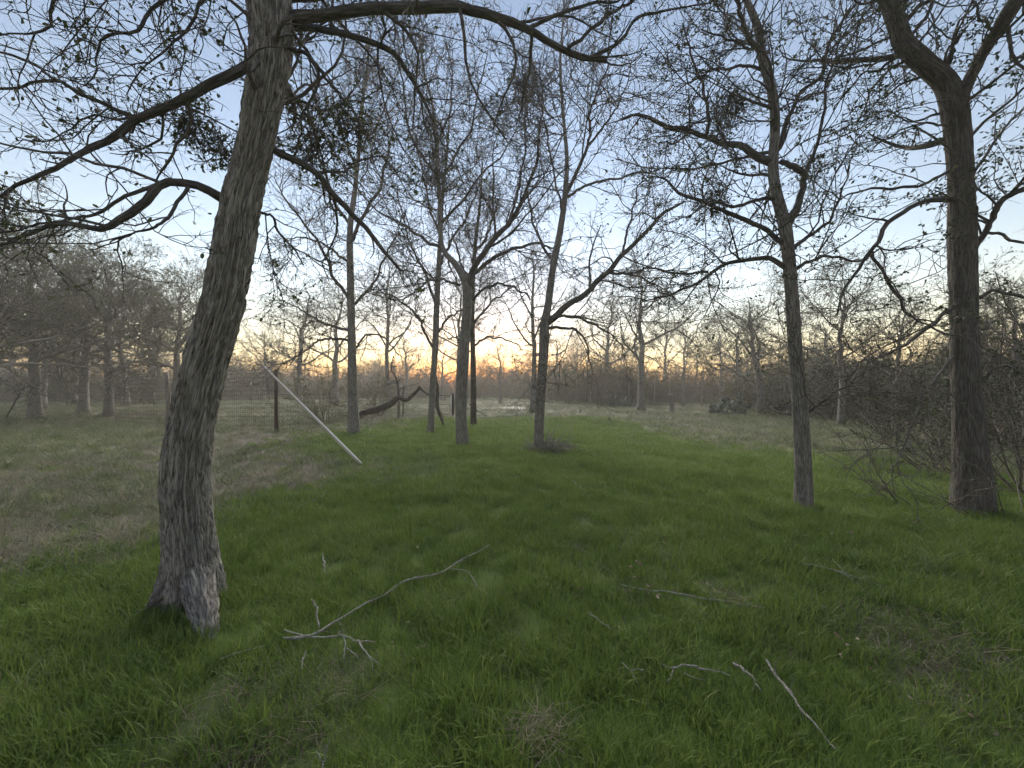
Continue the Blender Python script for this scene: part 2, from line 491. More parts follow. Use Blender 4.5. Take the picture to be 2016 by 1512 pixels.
def scatter(name, label, sources, pts, rot, scl, var, cat='grass'):
    """one object that sets the given source tufts out on points with geometry nodes"""
    col = bpy.data.collections.new(name + '_tufts')
    for i, s in enumerate(sources):
        s.name = '%02d_%s' % (i, name); col.objects.link(s)
    me = bpy.data.meshes.new(name)
    me.vertices.add(len(pts)); me.vertices.foreach_set('co', np.asarray(pts, np.float32).ravel())
    for k, ty, key, d in (('rot', 'FLOAT_VECTOR', 'vector', rot), ('scl', 'FLOAT_VECTOR', 'vector', scl), ('var', 'INT', 'value', var)):
        at = me.attributes.new(k, ty, 'POINT'); at.data.foreach_set(key, np.asarray(d, np.int32 if ty == 'INT' else np.float32).ravel())
    o = link(name, me)
    ng = bpy.data.node_groups.new(name, 'GeometryNodeTree')
    ng.interface.new_socket('Geometry', in_out='INPUT', socket_type='NodeSocketGeometry')
    ng.interface.new_socket('Geometry', in_out='OUTPUT', socket_type='NodeSocketGeometry')
    N = ng.nodes; Lk = ng.links
    gi = N.new('NodeGroupInput'); go = N.new('NodeGroupOutput')
    iop = N.new('GeometryNodeInstanceOnPoints')
    ci = N.new('GeometryNodeCollectionInfo'); ci.inputs['Collection'].default_value = col
    ci.inputs['Separate Children'].default_value = True; ci.inputs['Reset Children'].default_value = True
    def na(nm, ty):
        x = N.new('GeometryNodeInputNamedAttribute'); x.data_type = ty; x.inputs['Name'].default_value = nm
        return x.outputs['Attribute']
    Lk.new(gi.outputs[0], iop.inputs['Points']); Lk.new(ci.outputs[0], iop.inputs['Instance'])
    iop.inputs['Pick Instance'].default_value = True
    Lk.new(na('var', 'INT'), iop.inputs['Instance Index'])
    e2r = N.new('FunctionNodeEulerToRotation'); Lk.new(na('rot', 'FLOAT_VECTOR'), e2r.inputs[0])
    Lk.new(e2r.outputs[0], iop.inputs['Rotation']); Lk.new(na('scl', 'FLOAT_VECTOR'), iop.inputs['Scale'])
    Lk.new(iop.outputs[0], go.inputs[0])
    md = o.modifiers.new('scatter', 'NODES'); md.node_group = ng
    tag(o, label, cat, kind='stuff')
    return o

def wedge(rng, n_per_m2_at, dmin, dmax, half=1.55):
    """random ground points in a fan before the camera; density falls with distance"""
    d = []
    xs = []
    edges = np.geomspace(dmin, dmax, 26)
    for a, b2 in zip(edges[:-1], edges[1:]):
        wdt = half * b2 + 2.0
        n = int((b2 - a) * 2 * wdt * n_per_m2_at(0.5 * (a + b2)))
        yy = rng.uniform(a, b2, n); xx = rng.uniform(-wdt, wdt, n)
        d.append(yy); xs.append(xx)
    return np.concatenate(xs), np.concatenate(d)

rng = np.random.RandomState(11)
TRUNKS = []   # (x, y, r): keep grass out of trunk cores
GRN = [blades(rng, 46, 0.085, 0.105, 0.0048, 0.28, 0.30, GR_A, 't') for _ in range(6)]
DRY = [blades(rng, 26, 0.12, 0.14, 0.0042, 0.9, 0.9, GR_D, 't', segs=4) for _ in range(5)]
WEE = [blades(rng, 34, 0.14, 0.17, 0.006, 0.5, 0.5, GR_W, 't') for _ in range(5)]

def make_scatter(name, label, src, dens, dmin, dmax, weight, smin, smax, far_grow, seed):
    rng = np.random.RandomState(seed)
    x, y = wedge(rng, dens, dmin, dmax)
    jt = np.clip(y * 0.07, 0.12, 0.9)
    lw, br = zones(x + rng.normal(0, 1, len(x)) * jt, y + rng.normal(0, 1, len(x)) * jt * 1.3)
    k = rng.rand(len(x)) < weight(lw, br, x, y)
    x, y = x[k], y[k]
    cl = fbm2(x, y, 0.45, seed * 1.3)
    big = fbm2(x, y, 2.2, seed * 0.7 + 2)
    s = (smin + (smax - smin) * np.clip((cl - 0.25) * 2, 0, 1)) * rng.uniform(0.75, 1.25, len(x)) * (0.7 + 0.6 * big)
    g_ = 1 + np.clip((y - 5) / 14, 0, 3) * far_grow
    sc = np.stack([s * g_, s * g_, s * (1 + 0.25 * (g_ - 1))], -1)
    rot = np.stack([rng.normal(0, .12, len(x)), rng.normal(0, .12, len(x)), rng.uniform(0, 6.283, len(x))], -1)
    pts = np.stack([x, y, gz(x, y)], -1)
    return scatter(name, label, src, pts, rot, sc, rng.randint(0, len(src), len(x)))
make_scatter('lawn_grass', 'short bright green grass of the mown lawn', GRN, lambda d: min(190, 850 / d), 0.5, 21,
             lambda L, B, x, y: np.where(inside(LAWN, x, y), 0.28 + 0.72 * L, 0.9 * L + 0.05 * (y < 14)), 0.95, 1.45, 0.55, 5)
make_scatter('dry_grass', 'dry greyish straw grass on the bare brown ground', DRY, lambda d: min(130, 430 / d), 0.5, 30,
             lambda L, B, x, y: np.clip(B * 0.75 + 0.035, 0, 1), 0.45, 1.05, 0.6, 6)
make_scatter('field_weeds', 'grey green weeds and rough grass around the lawn', WEE, lambda d: min(45, 260 / d), 2.0, 75,
             lambda L, B, x, y: np.clip((1 - L) * (1 - 0.85 * B) * 0.9, 0, 1) * (y > 3), 0.7, 1.5, 0.45, 7)

# ------------------------------------------------------------------ trees
def bark_disp(amp, fr, st, seed, flare=None):
    def f(rad, bc, a, L):
        p = bc * np.array([fr, fr, fr * st]) + seed
        wq = np.stack([vnoise(p * 0.5 + 11), vnoise(p * 0.5 + 23), vnoise(p * 0.5 + 37)], -1) - 0.5
        p = p + wq * 1.4
        n = np.clip(np.abs(vnoise(p) * 2 - 1) * 2.6, 0, 1) ** 0.7
        m_ = np.clip(np.abs(vnoise(p * 1.9 + 7) * 2 - 1) * 2.6, 0, 1) ** 0.7
        n2 = vnoise(p * np.array([3.0, 3.0, 6.0]) + 5)
        rr = rad + amp * 0.62 * (n - 0.75) + amp * 0.38 * (m_ - 0.75) + amp * 0.35 * (n2 - 0.5)
        rr = rr + rad * 0.10 * (vnoise(bc * 2.2 + 3 + seed) - 0.5)
        if flare is not None: rr = flare(rr, a, L)
        return rr
    return f

def limbpts(pts, n, rng, jit=0.0, thick=1.0):
    """[(px, py, depth, width_px)] -> smooth polyline (n,3) and radii (n)"""
    rows = []
    for (x, y, d, wpx) in pts:
        p = pix(x, y, d)
        rows.append([*p, wpx / FPX * d * 0.5 * thick / math.hypot(1.0, (x - 1008.0) / FPX)])
    c = catmull(rows, n)
    if jit:
        j = rng.normal(0, jit, (n, 3)); j[0] = 0
        j = (j + np.roll(j, 1, 0) + np.roll(j, -1, 0)) / 2
        c[:, :3] += j
    c[:, 3] = np.maximum(c[:, 3], 0.002)
    return c[:, :3], c[:, 3]

def put(name, vpb, mat, parent, base):
    v, p, b_ = vpb
    me = mesh_from(name, v - base, p, mat, {'barkco': b_})
    return link(name, me, parent)

def ramify(rng, P, Rr, levels):
    """levels: list of dicts; returns every level's polylines"""
    out = []
    cur = (P, Rr)
    for lv in levels:
        cur = spawn(rng, cur[0], cur[1], **lv)
        out.append(cur)
    return out

def lv(per_m, tmin, ang, lens, rk, rmin, K, wig, up, **k):
    return dict(per_m=per_m, tmin=tmin, ang=(R_(ang[0]), R_(ang[1])), lens=lens, rk=rk, rmin=rmin, K=K, wig=wig, trop=(0, 0, up), **k)


def traced_tree(name, label, base_px, trunk, limbs, levels, seed, mat, leaf=None, tr_sides=40, tr_rings=140, amp=0.012, fr=22, group=None,
                twigs_from_trunk=0.55, flare=None, mist=(), extra=0, extra_len=(2, 3.5), stuffleaf=0.03, leafn=4000, leafmat_=None, leafshape=4, cat='tree', roots=(), leaf_floor=0.0):
    rng = np.random.RandomState(seed)
    bx, by, bd = base_px
    base = pix(bx, by, bd); base[2] = float(gz(base[0], base[1]))
    t = thing(name, label, cat, base, group)
    P, Rr = limbpts(trunk, tr_rings, rng, 0.0, 0.96)
    P[0, 2] = min(P[0, 2], base[2] - 0.05)
    put('trunk', tubes(P[None], Rr[None], tr_sides, bark_disp(amp, fr, 0.065, seed, flare), True), mat, t, base)
    for rt in roots:
        rp, rr_ = limbpts(rt, 60, rng)
        put('root', tubes(rp[None], rr_[None], 50, bark_disp(amp, fr, 0.08, seed + 9), True), BARK2, t, base)
    LP, LR = [], []
    for lb in limbs:
        p, r = limbpts(lb, 26, rng, 0.012 * lb[0][2] / 5)
        LP.append(p); LR.append(r)
    # a few more limbs that run towards and away from the viewer, so that the crown has depth
    n0 = len(LP)
    if extra:
        ti = rng.randint(int(tr_rings * 0.45), tr_rings - 3, extra)
        az = rng.uniform(0, 2 * math.pi, extra)
        D = np.stack([0.6 * np.cos(az), np.where(rng.rand(extra) < 0.85, 1, -0.6) * (0.6 + 0.4 * np.abs(np.sin(az))), rng.uniform(0.1, 0.9, extra)], -1)
        ep, er = grow(rng, P[ti], D, rng.uniform(*extra_len, extra), Rr[ti] * 0.4, 26, 0.10, (0, 0, 0.02), 0.2)
        for k in range(extra): LP.append(ep[k]); LR.append(er[k])
    LP = np.array(LP); LR = np.array(LR)
    for k in range(len(LP)):
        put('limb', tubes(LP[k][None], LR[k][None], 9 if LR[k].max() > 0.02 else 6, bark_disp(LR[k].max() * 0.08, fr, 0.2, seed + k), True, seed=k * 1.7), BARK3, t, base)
    k0 = int(tr_rings * twigs_from_trunk)
    sub = np.linspace(k0, tr_rings - 1, 26).astype(int)
    AP = np.concatenate([LP, P[sub][None]]); AR = np.concatenate([LR, Rr[sub][None] * 0.5])
    lev = ramify(rng, AP, AR, levels)
    parts = [tubes(p, r, s) for (p, r), s in zip(lev, (5, 4, 3, 3, 3)) if len(p)]
    cr = put('crown', join(parts), BARKT, t, base)
    cr['kind'] = 'stuff'
    if leaf:
        last = lev[-1][0]
        # leaves gather on some of the twigs
        sel = vnoise(last[:, 0] * (1.1 if bd > 6 else 2.2) + seed) > 0.34
        sel &= last[:, 0, 2] > leaf_floor
        if sel.sum() > 10: last = last[sel]
        v, p = leaves(rng, last, leafn, stuffleaf, shape=leafshape)
        lf = link('leaves', mesh_from('leaves', v - base, p, leafmat_ or LEAF), cr); lf['kind'] = 'stuff'
    for (mx, my, md, mr) in mist:
        c = pix(mx, my, md)
        mistletoe(t, base, c, mr, rng)
    return t, base, P, Rr

def mistletoe(t, base, c, r, rng):
    n = 90
    d = norm(rng.normal(0, 1, (n, 3)))
    S = c[None] + norm(rng.normal(0, 1, (n, 3))) * r * 0.55 * rng.rand(n, 1) ** 0.5
    d = norm(d + np.array([0, 0, -0.25]))
    P, Rr = grow(rng, S, d, np.full(n, r * 0.7) * rng.uniform(0.5, 1.1, n), np.full(n, r * 0.012 + 0.0015), 6, 0.22, (0, 0, -0.02))
    P2, R2 = spawn(rng, P, Rr, 6 / r * 0.6, 0.2, (0.4, 1.0), (r * 0.3, r * 0.6), 0.7, r * 0.007 + 0.001, 4, 0.25, (0, 0, 0))
    o = put('mistletoe', join([tubes(P, Rr, 3), tubes(P2, R2, 3)]), BARKT, t, base)
    v, p = leaves(rng, P2, 420, r * 0.07 + 0.010, shape=4)
    lf = link('leaves', mesh_from('leaves', v - base, p, LEAFM), o); lf['kind'] = 'stuff'
    o['kind'] = 'stuff'

near_lv = [lv(6.2, 0.12, (30, 80), (0.5, 1.7), 0.5, 0.005, 9, 0.22, 0.03, rmaxabs=0.016),
           lv(10.5, 0.08, (30, 80), (0.22, 0.8), 0.6, 0.0032, 7, 0.26, 0.03, rmaxabs=0.007),
           lv(11.0, 0.08, (30, 80), (0.06, 0.26), 0.7, 0.0022, 4, 0.28, 0.02, rmaxabs=0.0035)]

# the big leaning tree
d1 = 2.75
def flare1(rr, a, L):
    k = np.clip(1 - L / 0.5, 0, 1) ** 2
    toes = np.maximum(0, np.cos(3 * a + 0.6)) ** 2 + 0.6 * np.maximum(0, np.cos(5 * a + 2.0)) ** 2
    return rr * (1 + k * (0.02 + 0.16 * toes))
T1_trunk = [(384, 1195, d1, 124), (380, 1130, d1, 116), (370, 1020, d1, 104), (367, 920, d1, 100), (385, 800, d1, 96), (412, 690, d1, 92), (440, 590, d1, 92),
            (460, 490, d1, 88), (474, 400, d1, 84), (499, 300, d1, 74), (519, 200, d1, 78), (532, 110, d1, 86), (533, 30, d1, 95), (526, -60, d1, 90), (515, -160, d1, 84), (520, -300, d1, 64), (540, -480, d1, 36)]
T1_limbs = [
 [(490, 128, 2.75, 22), (430, 155, 2.72, 23), (380, 185, 2.68, 22), (320, 213, 2.64, 21), (265, 236, 2.6, 20), (228, 268, 2.58, 19), (190, 289, 2.55, 17), (140, 312, 2.5, 15), (85, 340, 2.45, 14), (40, 358, 2.42, 12), (-40, 400, 2.35, 10), (-130, 420, 2.3, 6)],
 [(262, 230, 2.6, 12), (200, 203, 2.55, 11), (140, 172, 2.5, 11), (108, 160, 2.5, 10), (60, 165, 2.46, 9), (0, 175, 2.42, 8), (-80, 170, 2.4, 5)],
 [(112, 161, 2.5, 9), (60, 122, 2.5, 8), (0, 102, 2.5, 7), (-70, 70, 2.5, 4)],
 [(505, -40, 2.75, 20), (420, -60, 2.6, 16), (350, -25, 2.5, 11), (300, 20, 2.45, 9), (275, 58, 2.42, 8), (205, 70, 2.4, 7), (190, 105, 2.4, 6), (188, 140, 2.4, 5), (165, 165, 2.4, 3)],
 [(470, -30, 2.75, 10), (400, 0, 2.6, 8), (372, 45, 2.55, 7), (345, 82, 2.5, 6), (310, 112, 2.5, 5), (270, 150, 2.5, 4), (250, 190, 2.5, 3)],
 [(500, -110, 2.7, 18), (330, -140, 2.4, 14), (180, -80, 2.3, 12), (105, 0, 2.25, 9), (103, 40, 2.25, 8), (80, 60, 2.22, 7), (20, 68, 2.2, 5), (-30, 76, 2.2, 3)],
 [(450, 400, 2.75, 26), (415, 376, 2.68, 23), (372, 360, 2.62, 21), (318, 360, 2.55, 21), (294, 385, 2.5, 22), (268, 412, 2.46, 21), (235, 432, 2.42, 20), (200, 450, 2.4, 18), (120, 441, 2.35, 14), (60, 455, 2.3, 11), (-20, 492, 2.3, 8), (-90, 500, 2.3, 5)],
 [(375, 368, 2.62, 10), (345, 405, 2.55, 9), (315, 440, 2.5, 8), (270, 455, 2.5, 6), (220, 480, 2.5, 4)],
 [(305, 362, 2.55, 10), (235, 393, 2.5, 9), (180, 424, 2.5, 8), (100, 438, 2.5, 7), (30, 452, 2.5, 6), (-30, 462, 2.5, 4)],
 [(535, 40, 2.75, 34), (600, 32, 2.78, 26), (660, 24, 2.8, 23), (720, 19, 2.85, 22), (800, 11, 2.9, 22), (870, 13, 2.95, 21), (930, 21, 3.0, 19), (990, 37, 3.05, 17), (1042, 62, 3.1, 14), (1085, 88, 3.15, 12), (1130, 104, 3.2, 12), (1195, 121, 3.25, 9)],
 [(1040, 58, 3.1, 8), (1100, 27, 3.1, 7), (1150, 11, 3.1, 6), (1230, -5, 3.1, 4), (1300, -30, 3.1, 3)],
 [(1118, 98, 3.15, 7), (1175, 48, 3.2, 7), (1222, 15, 3.25, 6), (1275, -25, 3.3, 4)],
 [(1165, 114, 3.2, 8), (1220, 82, 3.25, 7), (1258, 35, 3.3, 6), (1340, 15, 3.4, 4), (1400, 5, 3.4, 3)],
 [(545, 70, 2.75, 20), (590, 56, 2.85, 15), (650, 60, 2.95, 14), (720, 80, 3.05, 12), (772, 102, 3.1, 11), (800, 138, 3.15, 9), (822, 172, 3.2, 8), (850, 235, 3.25, 5), (860, 300, 3.3, 3)],
 [(505, 275, 2.75, 22), (545, 300, 2.85, 17), (600, 325, 2.95, 15), (650, 372, 3.05, 13), (690, 420, 3.15, 12), (725, 455, 3.2, 10), (752, 490, 3.25, 8), (790, 535, 3.3, 5)],
 [(545, 95, 2.75, 12), (595, 100, 2.8, 9), (625, 140, 2.85, 8), (620, 185, 2.9, 7), (598, 222, 2.9, 6), (592, 262, 2.9, 4)],
 [(575, 60, 2.75, 9), (640, 150, 2.9, 7), (690, 215, 3.0, 6), (720, 260, 3.0, 4)],
 [(480, 420, 2.75, 8), (530, 420, 2.9, 6), (560, 470, 3.0, 5), (600, 520, 3.05, 3)],
]
traced_tree('elm_tree', 'big leaning tree with deeply furrowed bark in the left foreground', (384, 1180, d1), T1_trunk, T1_limbs, near_lv, 101, BARK1, leaf=True,
            tr_sides=160, tr_rings=520, amp=0.040, fr=58, flare=flare1, mist=((370, 235, 2.9, 0.28), (430, 290, 3.0, 0.25), (620, 290, 3.4, 0.4), (690, 250, 3.7, 0.35)),
            extra=5, extra_len=(1.2, 2.2), roots=[[(378, 1040, 2.86, 60), (384, 1110, 2.74, 66), (394, 1170, 2.57, 62), (404, 1225, 2.40, 50), (408, 1262, 2.31, 34), (410, 1285, 2.26, 10)],
            [(362, 1060, 2.72, 66), (342, 1125, 2.68, 58), (320, 1172, 2.62, 40), (296, 1196, 2.58, 20), (270, 1206, 2.56, 5)]], leafn=3800, stuffleaf=0.034, leafshape=6, twigs_from_trunk=0.5)

# slender tree right of the middle
d2 = 4.83
T2_trunk = [(1582, 1008, d2, 46), (1582, 985, d2, 41), (1580, 900, d2, 37), (1575, 800, d2, 34), (1566, 700, d2, 31), (1560, 600, d2, 29), (1552, 500, d2, 28), (1545, 445, d2, 27), (1530, 385, d2, 23),
            (1522, 330, d2, 22), (1526, 250, d2, 20), (1520, 180, d2, 21), (1502, 120, d2, 19), (1494, 60, d2, 17), (1476, 15, d2, 14), (1450, -40, d2, 12), (1430, -130, d2, 8), (1440, -230, d2, 4)]
T2_limbs = [
 [(1525, 322, 4.83, 20), (1490, 306, 4.9, 18), (1450, 286, 5.0, 14), (1400, 274, 5.1, 12), (1358, 256, 5.15, 10), (1310, 250, 5.2, 9), (1262, 226, 5.25, 7), (1220, 235, 5.3, 4)],
 [(1545, 480, 4.83, 13), (1500, 450, 4.8, 11), (1450, 424, 4.75, 10), (1400, 404, 4.7, 8), (1352, 386, 4.7, 7), (1318, 360, 4.7, 5), (1290, 352, 4.7, 3)],
 [(1548, 525, 4.83, 12), (1510, 505, 4.9, 11), (1460, 514, 5.0, 9), (1410, 530, 5.1, 8), (1370, 560, 5.15, 6), (1320, 580, 5.2, 5), (1265, 592, 5.2, 3)],
 [(1395, 535, 5.1, 6), (1340, 540, 5.2, 5), (1290, 530, 5.3, 4), (1230, 538, 5.3, 3)],
 [(1522, 390, 4.83, 9), (1490, 394, 4.7, 8), (1440, 405, 4.6, 7), (1400, 400, 4.5, 5), (1350, 430, 4.5, 3)],
 [(1548, 450, 4.83, 22), (1570, 405, 4.8, 17), (1580, 370, 4.78, 15), (1582, 342, 4.76, 15), (1560, 326, 4.75, 14), (1535, 318, 4.8, 10)],
 [(1582, 345, 4.76, 10), (1605, 300, 4.7, 8), (1622, 230, 4.65, 7), (1630, 160, 4.6, 6), (1650, 90, 4.6, 4), (1660, 30, 4.6, 3)],
 [(1527, 300, 4.83, 11), (1552, 232, 4.9, 9), (1585, 178, 5.0, 8), (1618, 145, 5.05, 8), (1632, 80, 5.1, 7), (1668, 30, 5.15, 6), (1710, -10, 5.2, 4)],
 [(1515, 102, 4.83, 7), (1470, 95, 4.9, 6), (1430, 76, 5.0, 5), (1380, 55, 5.1, 3)],
 [(1520, 140, 4.83, 8), (1450, 132, 4.9, 6), (1400, 140, 5.0, 5), (1360, 165, 5.0, 3)],
 [(1500, 110, 4.83, 12), (1470, 60, 4.75, 10), (1455, 20, 4.7, 9), (1440, -30, 4.7, 6)],
 [(1560, 490, 4.83, 10), (1600, 458, 4.9, 8), (1632, 435, 5.0, 7), (1645, 400, 5.05, 6), (1662, 360, 5.1, 4), (1670, 320, 5.1, 3)],
 [(1565, 530, 4.83, 9), (1620, 505, 4.75, 7), (1690, 512, 4.7, 6), (1730, 492, 4.7, 4)],
 [(1390, 268, 5.1, 8), (1395, 220, 5.1, 7), (1380, 165, 5.1, 6), (1360, 110, 5.1, 4), (1345, 50, 5.1, 3)],
 [(1540, 215, 4.83, 7), (1450, 200, 4.7, 5), (1400, 235, 4.6, 4), (1350, 240, 4.6, 3)],
 [(1582, 815, 4.83, 9), (1620, 790, 4.7, 7), (1655, 765, 4.6, 6), (1700, 735, 4.5, 3)],
]
traced_tree('slender_tree', 'slender straight tree standing alone on bright lawn right of centre', (1582, 1000, d2), T2_trunk, T2_limbs,
            [lv(4.4, 0.1, (30, 80), (0.6, 2.0), 0.5, 0.008, 9, 0.22, 0.03, rmaxabs=0.022), lv(7.5, 0.08, (30, 80), (0.3, 1.0), 0.6, 0.005, 7, 0.26, 0.02, rmaxabs=0.011),
             lv(9.5, 0.08, (30, 80), (0.1, 0.4), 0.7, 0.0035, 4, 0.28, 0.02, rmaxabs=0.005)],
            102, BARK2, leaf=True, tr_sides=56, tr_rings=240, amp=0.014, fr=40, leafn=5500, stuffleaf=0.040, twigs_from_trunk=0.5, extra=6, extra_len=(1.2, 2.4),
            mist=((1400, 400, 4.9, 0.35), (1440, 210, 5.2, 0.4)))

# thick tree at the right edge
d3 = 4.6
T3_trunk = [(1918, 1015, d3, 108), (1915, 980, d3, 96), (1912, 900, d3, 82), (1903, 780, d3, 68), (1898, 650, d3, 64), (1895, 520, d3, 63), (1893, 400, d3, 61), (1889, 300, d3, 58), (1880, 220, d3, 60),
            (1862, 165, d3, 54), (1815, 120, d3, 50), (1778, 82, d3, 46), (1764, 40, d3, 42), (1745, 0, d3, 34), (1700, -50, d3, 26), (1660, -140, d3, 18), (1640, -260, d3, 8)]
T3_limbs = [
 [(1880, 215, 4.6, 40), (1905, 165, 4.5, 32), (1935, 112, 4.4, 32), (1962, 62, 4.25, 36), (2000, 5, 4.1, 42), (2050, -70, 4.0, 42), (2100, -160, 3.9, 34), (2140, -260, 3.8, 20)],
 [(1855, 150, 4.6, 18), (1872, 108, 4.5, 14), (1882, 78, 4.5, 9), (1897, 66, 4.45, 5)],
 [(1785, 40, 4.6, 14), (1812, 10, 4.55, 12), (1832, 6, 4.5, 10), (1822, 35, 4.5, 8), (1803, 58, 4.5, 5)],
 [(1880, 392, 4.6, 17), (1830, 398, 4.5, 14), (1775, 418, 4.4, 13), (1742, 450, 4.35, 12), (1715, 490, 4.3, 10), (1690, 530, 4.3, 8), (1662, 572, 4.3, 6), (1650, 620, 4.3, 4)],
 [(1716, 488, 4.3, 9), (1735, 530, 4.3, 8), (1765, 580, 4.35, 8), (1792, 622, 4.4, 6), (1840, 645, 4.4, 3)],
 [(1880, 330, 4.6, 10), (1820, 365, 4.7, 8), (1750, 372, 4.8, 7), (1690, 378, 4.9, 5), (1640, 400, 4.9, 3)],
 [(1915, 500, 4.6, 14), (1945, 445, 4.5, 16), (1970, 398, 4.4, 17), (2016, 372, 4.3, 16), (2080, 340, 4.2, 10)],
 [(1915, 470, 4.6, 9), (1960, 460, 4.5, 9), (2016, 478, 4.4, 8), (2080, 470, 4.4, 5)],
 [(1915, 590, 4.6, 12), (1960, 572, 4.5, 10), (2016, 588, 4.4, 9), (2080, 600, 4.3, 6)],
 [(1880, 600, 4.6, 12), (1820, 650, 4.5, 9), (1760, 690, 4.4, 7), (1690, 715, 4.3, 4)],
 [(1915, 350, 4.6, 9), (1950, 290, 4.7, 8), (1985, 240, 4.8, 7), (2016, 215, 4.9, 5), (2060, 180, 4.9, 3)],
 [(1780, 100, 4.6, 9), (1740, 130, 4.7, 7), (1690, 155, 4.8, 5), (1640, 215, 4.9, 3)],
 [(1878, 260, 4.6, 8), (1830, 240, 4.5, 6), (1770, 260, 4.4, 5), (1710, 300, 4.4, 3)],
 [(1985, 30, 4.15, 14), (1990, 90, 4.1, 10), (2016, 130, 4.0, 8), (2060, 160, 3.9, 4)],
 [(1960, 65, 4.25, 10), (1930, 30, 4.2, 8), (1915, -10, 4.2, 6), (1900, -60, 4.2, 4)],
 [(1880, 700, 4.6, 9), (1830, 760, 4.4, 7), (1790, 850, 4.3, 5), (1750, 930, 4.2, 3)],
 [(1920, 760, 4.6, 10), (1970, 720, 4.4, 8), (2030, 740, 4.3, 5)],
]
traced_tree('thick_tree', 'thick forked tree at the right edge wrapped in brush', (1918, 1005, d3), T3_trunk, T3_limbs,
            [lv(4.2, 0.1, (30, 80), (0.6, 1.8), 0.5, 0.007, 9, 0.22, 0.0, rmaxabs=0.02), lv(6.5, 0.08, (30, 80), (0.3, 0.9), 0.6, 0.0045, 7, 0.26, 0.0, rmaxabs=0.01),
             lv(7.5, 0.08, (30, 80), (0.1, 0.4), 0.7, 0.003, 4, 0.28, 0.0, rmaxabs=0.005)],
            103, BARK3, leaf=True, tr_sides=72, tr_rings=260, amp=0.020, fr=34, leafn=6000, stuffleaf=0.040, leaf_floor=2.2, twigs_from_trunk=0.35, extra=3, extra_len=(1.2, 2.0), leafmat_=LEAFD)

mid_lv = [lv(2.7, 0.10, (25, 70), (1.0, 3.8), 0.5, 0.013, 9, 0.17, 0.02, rmaxabs=0.04), lv(5.0, 0.08, (28, 72), (0.5, 1.8), 0.55, 0.0085, 7, 0.22, 0.0, rmaxabs=0.018),
          lv(6.0, 0.08, (30, 78), (0.18, 0.7), 0.65, 0.0062, 4, 0.26, -0.02, rmaxabs=0.010)]
def mid(name, label, base, trunk, limbs, seed, D, **k):
    tr = [(x, y, D, ww) for (x, y, ww) in trunk]
    rg = np.random.RandomState(seed)
    lb = []
    for L in limbs:
        dz = rg.uniform(-0.12, 0.12) * D
        n = len(L)
        lb.append([(x, y, D + dz * i / (n - 1), ww) for i, (x, y, ww) in enumerate(L)])
    a = dict(leaf=True, tr_sides=28, tr_rings=120, amp=0.012, fr=22, leafn=1200, stuffleaf=0.06, twigs_from_trunk=0.5, extra=6, extra_len=(2.0, 4.0))
    a.update(k)
    return traced_tree(name, label, (base[0], base[1], D), tr, lb, a.pop('levels', mid_lv), seed, a.pop('mat', BARK2), **a)

mid('forked_tree', 'tree with long limb rising to the right, twig pile at its foot', (1060, 885), [(1060, 890, 23), (1061, 860, 21), (1064, 780, 20), (1070, 700, 19), (1072, 640, 20), (1079, 600, 15), (1090, 520, 14), (1100, 470, 13), (1108, 420, 12), (1113, 380, 11),
     (1116, 310, 8), (1111, 250, 7), (1106, 190, 6), (1103, 120, 5), (1108, 50, 4), (1112, -20, 3)],
    [[(1074, 636, 15), (1110, 606, 13), (1150, 580, 12), (1190, 541, 11), (1225, 502, 9), (1270, 460, 8), (1310, 421, 7), (1350, 395, 4)],
     [(1113, 385, 8), (1140, 330, 7), (1155, 290, 6), (1162, 230, 5), (1176, 185, 4), (1200, 120, 3)],
     [(1116, 388, 6), (1170, 360, 5), (1240, 345, 4), (1300, 332, 3)],
     [(1108, 420, 5), (1092, 360, 4), (1086, 300, 4), (1070, 230, 3)],
     [(1074, 645, 7), (1130, 650, 5), (1152, 675, 4), (1165, 715, 2)],
     [(1080, 622, 6), (1140, 626, 5), (1192, 652, 4), (1230, 690, 2)],
     [(1155, 290, 5), (1200, 235, 4), (1230, 180, 3), (1245, 120, 2)],
     [(1190, 540, 6), (1240, 540, 5), (1290, 560, 3), (1330, 590, 2)],
     [(1225, 500, 5), (1240, 430, 4), (1260, 370, 3), (1290, 320, 2)],
     [(1092, 520, 6), (1060, 470, 5), (1045, 410, 4), (1035, 350, 3)]], 104, 9.5)
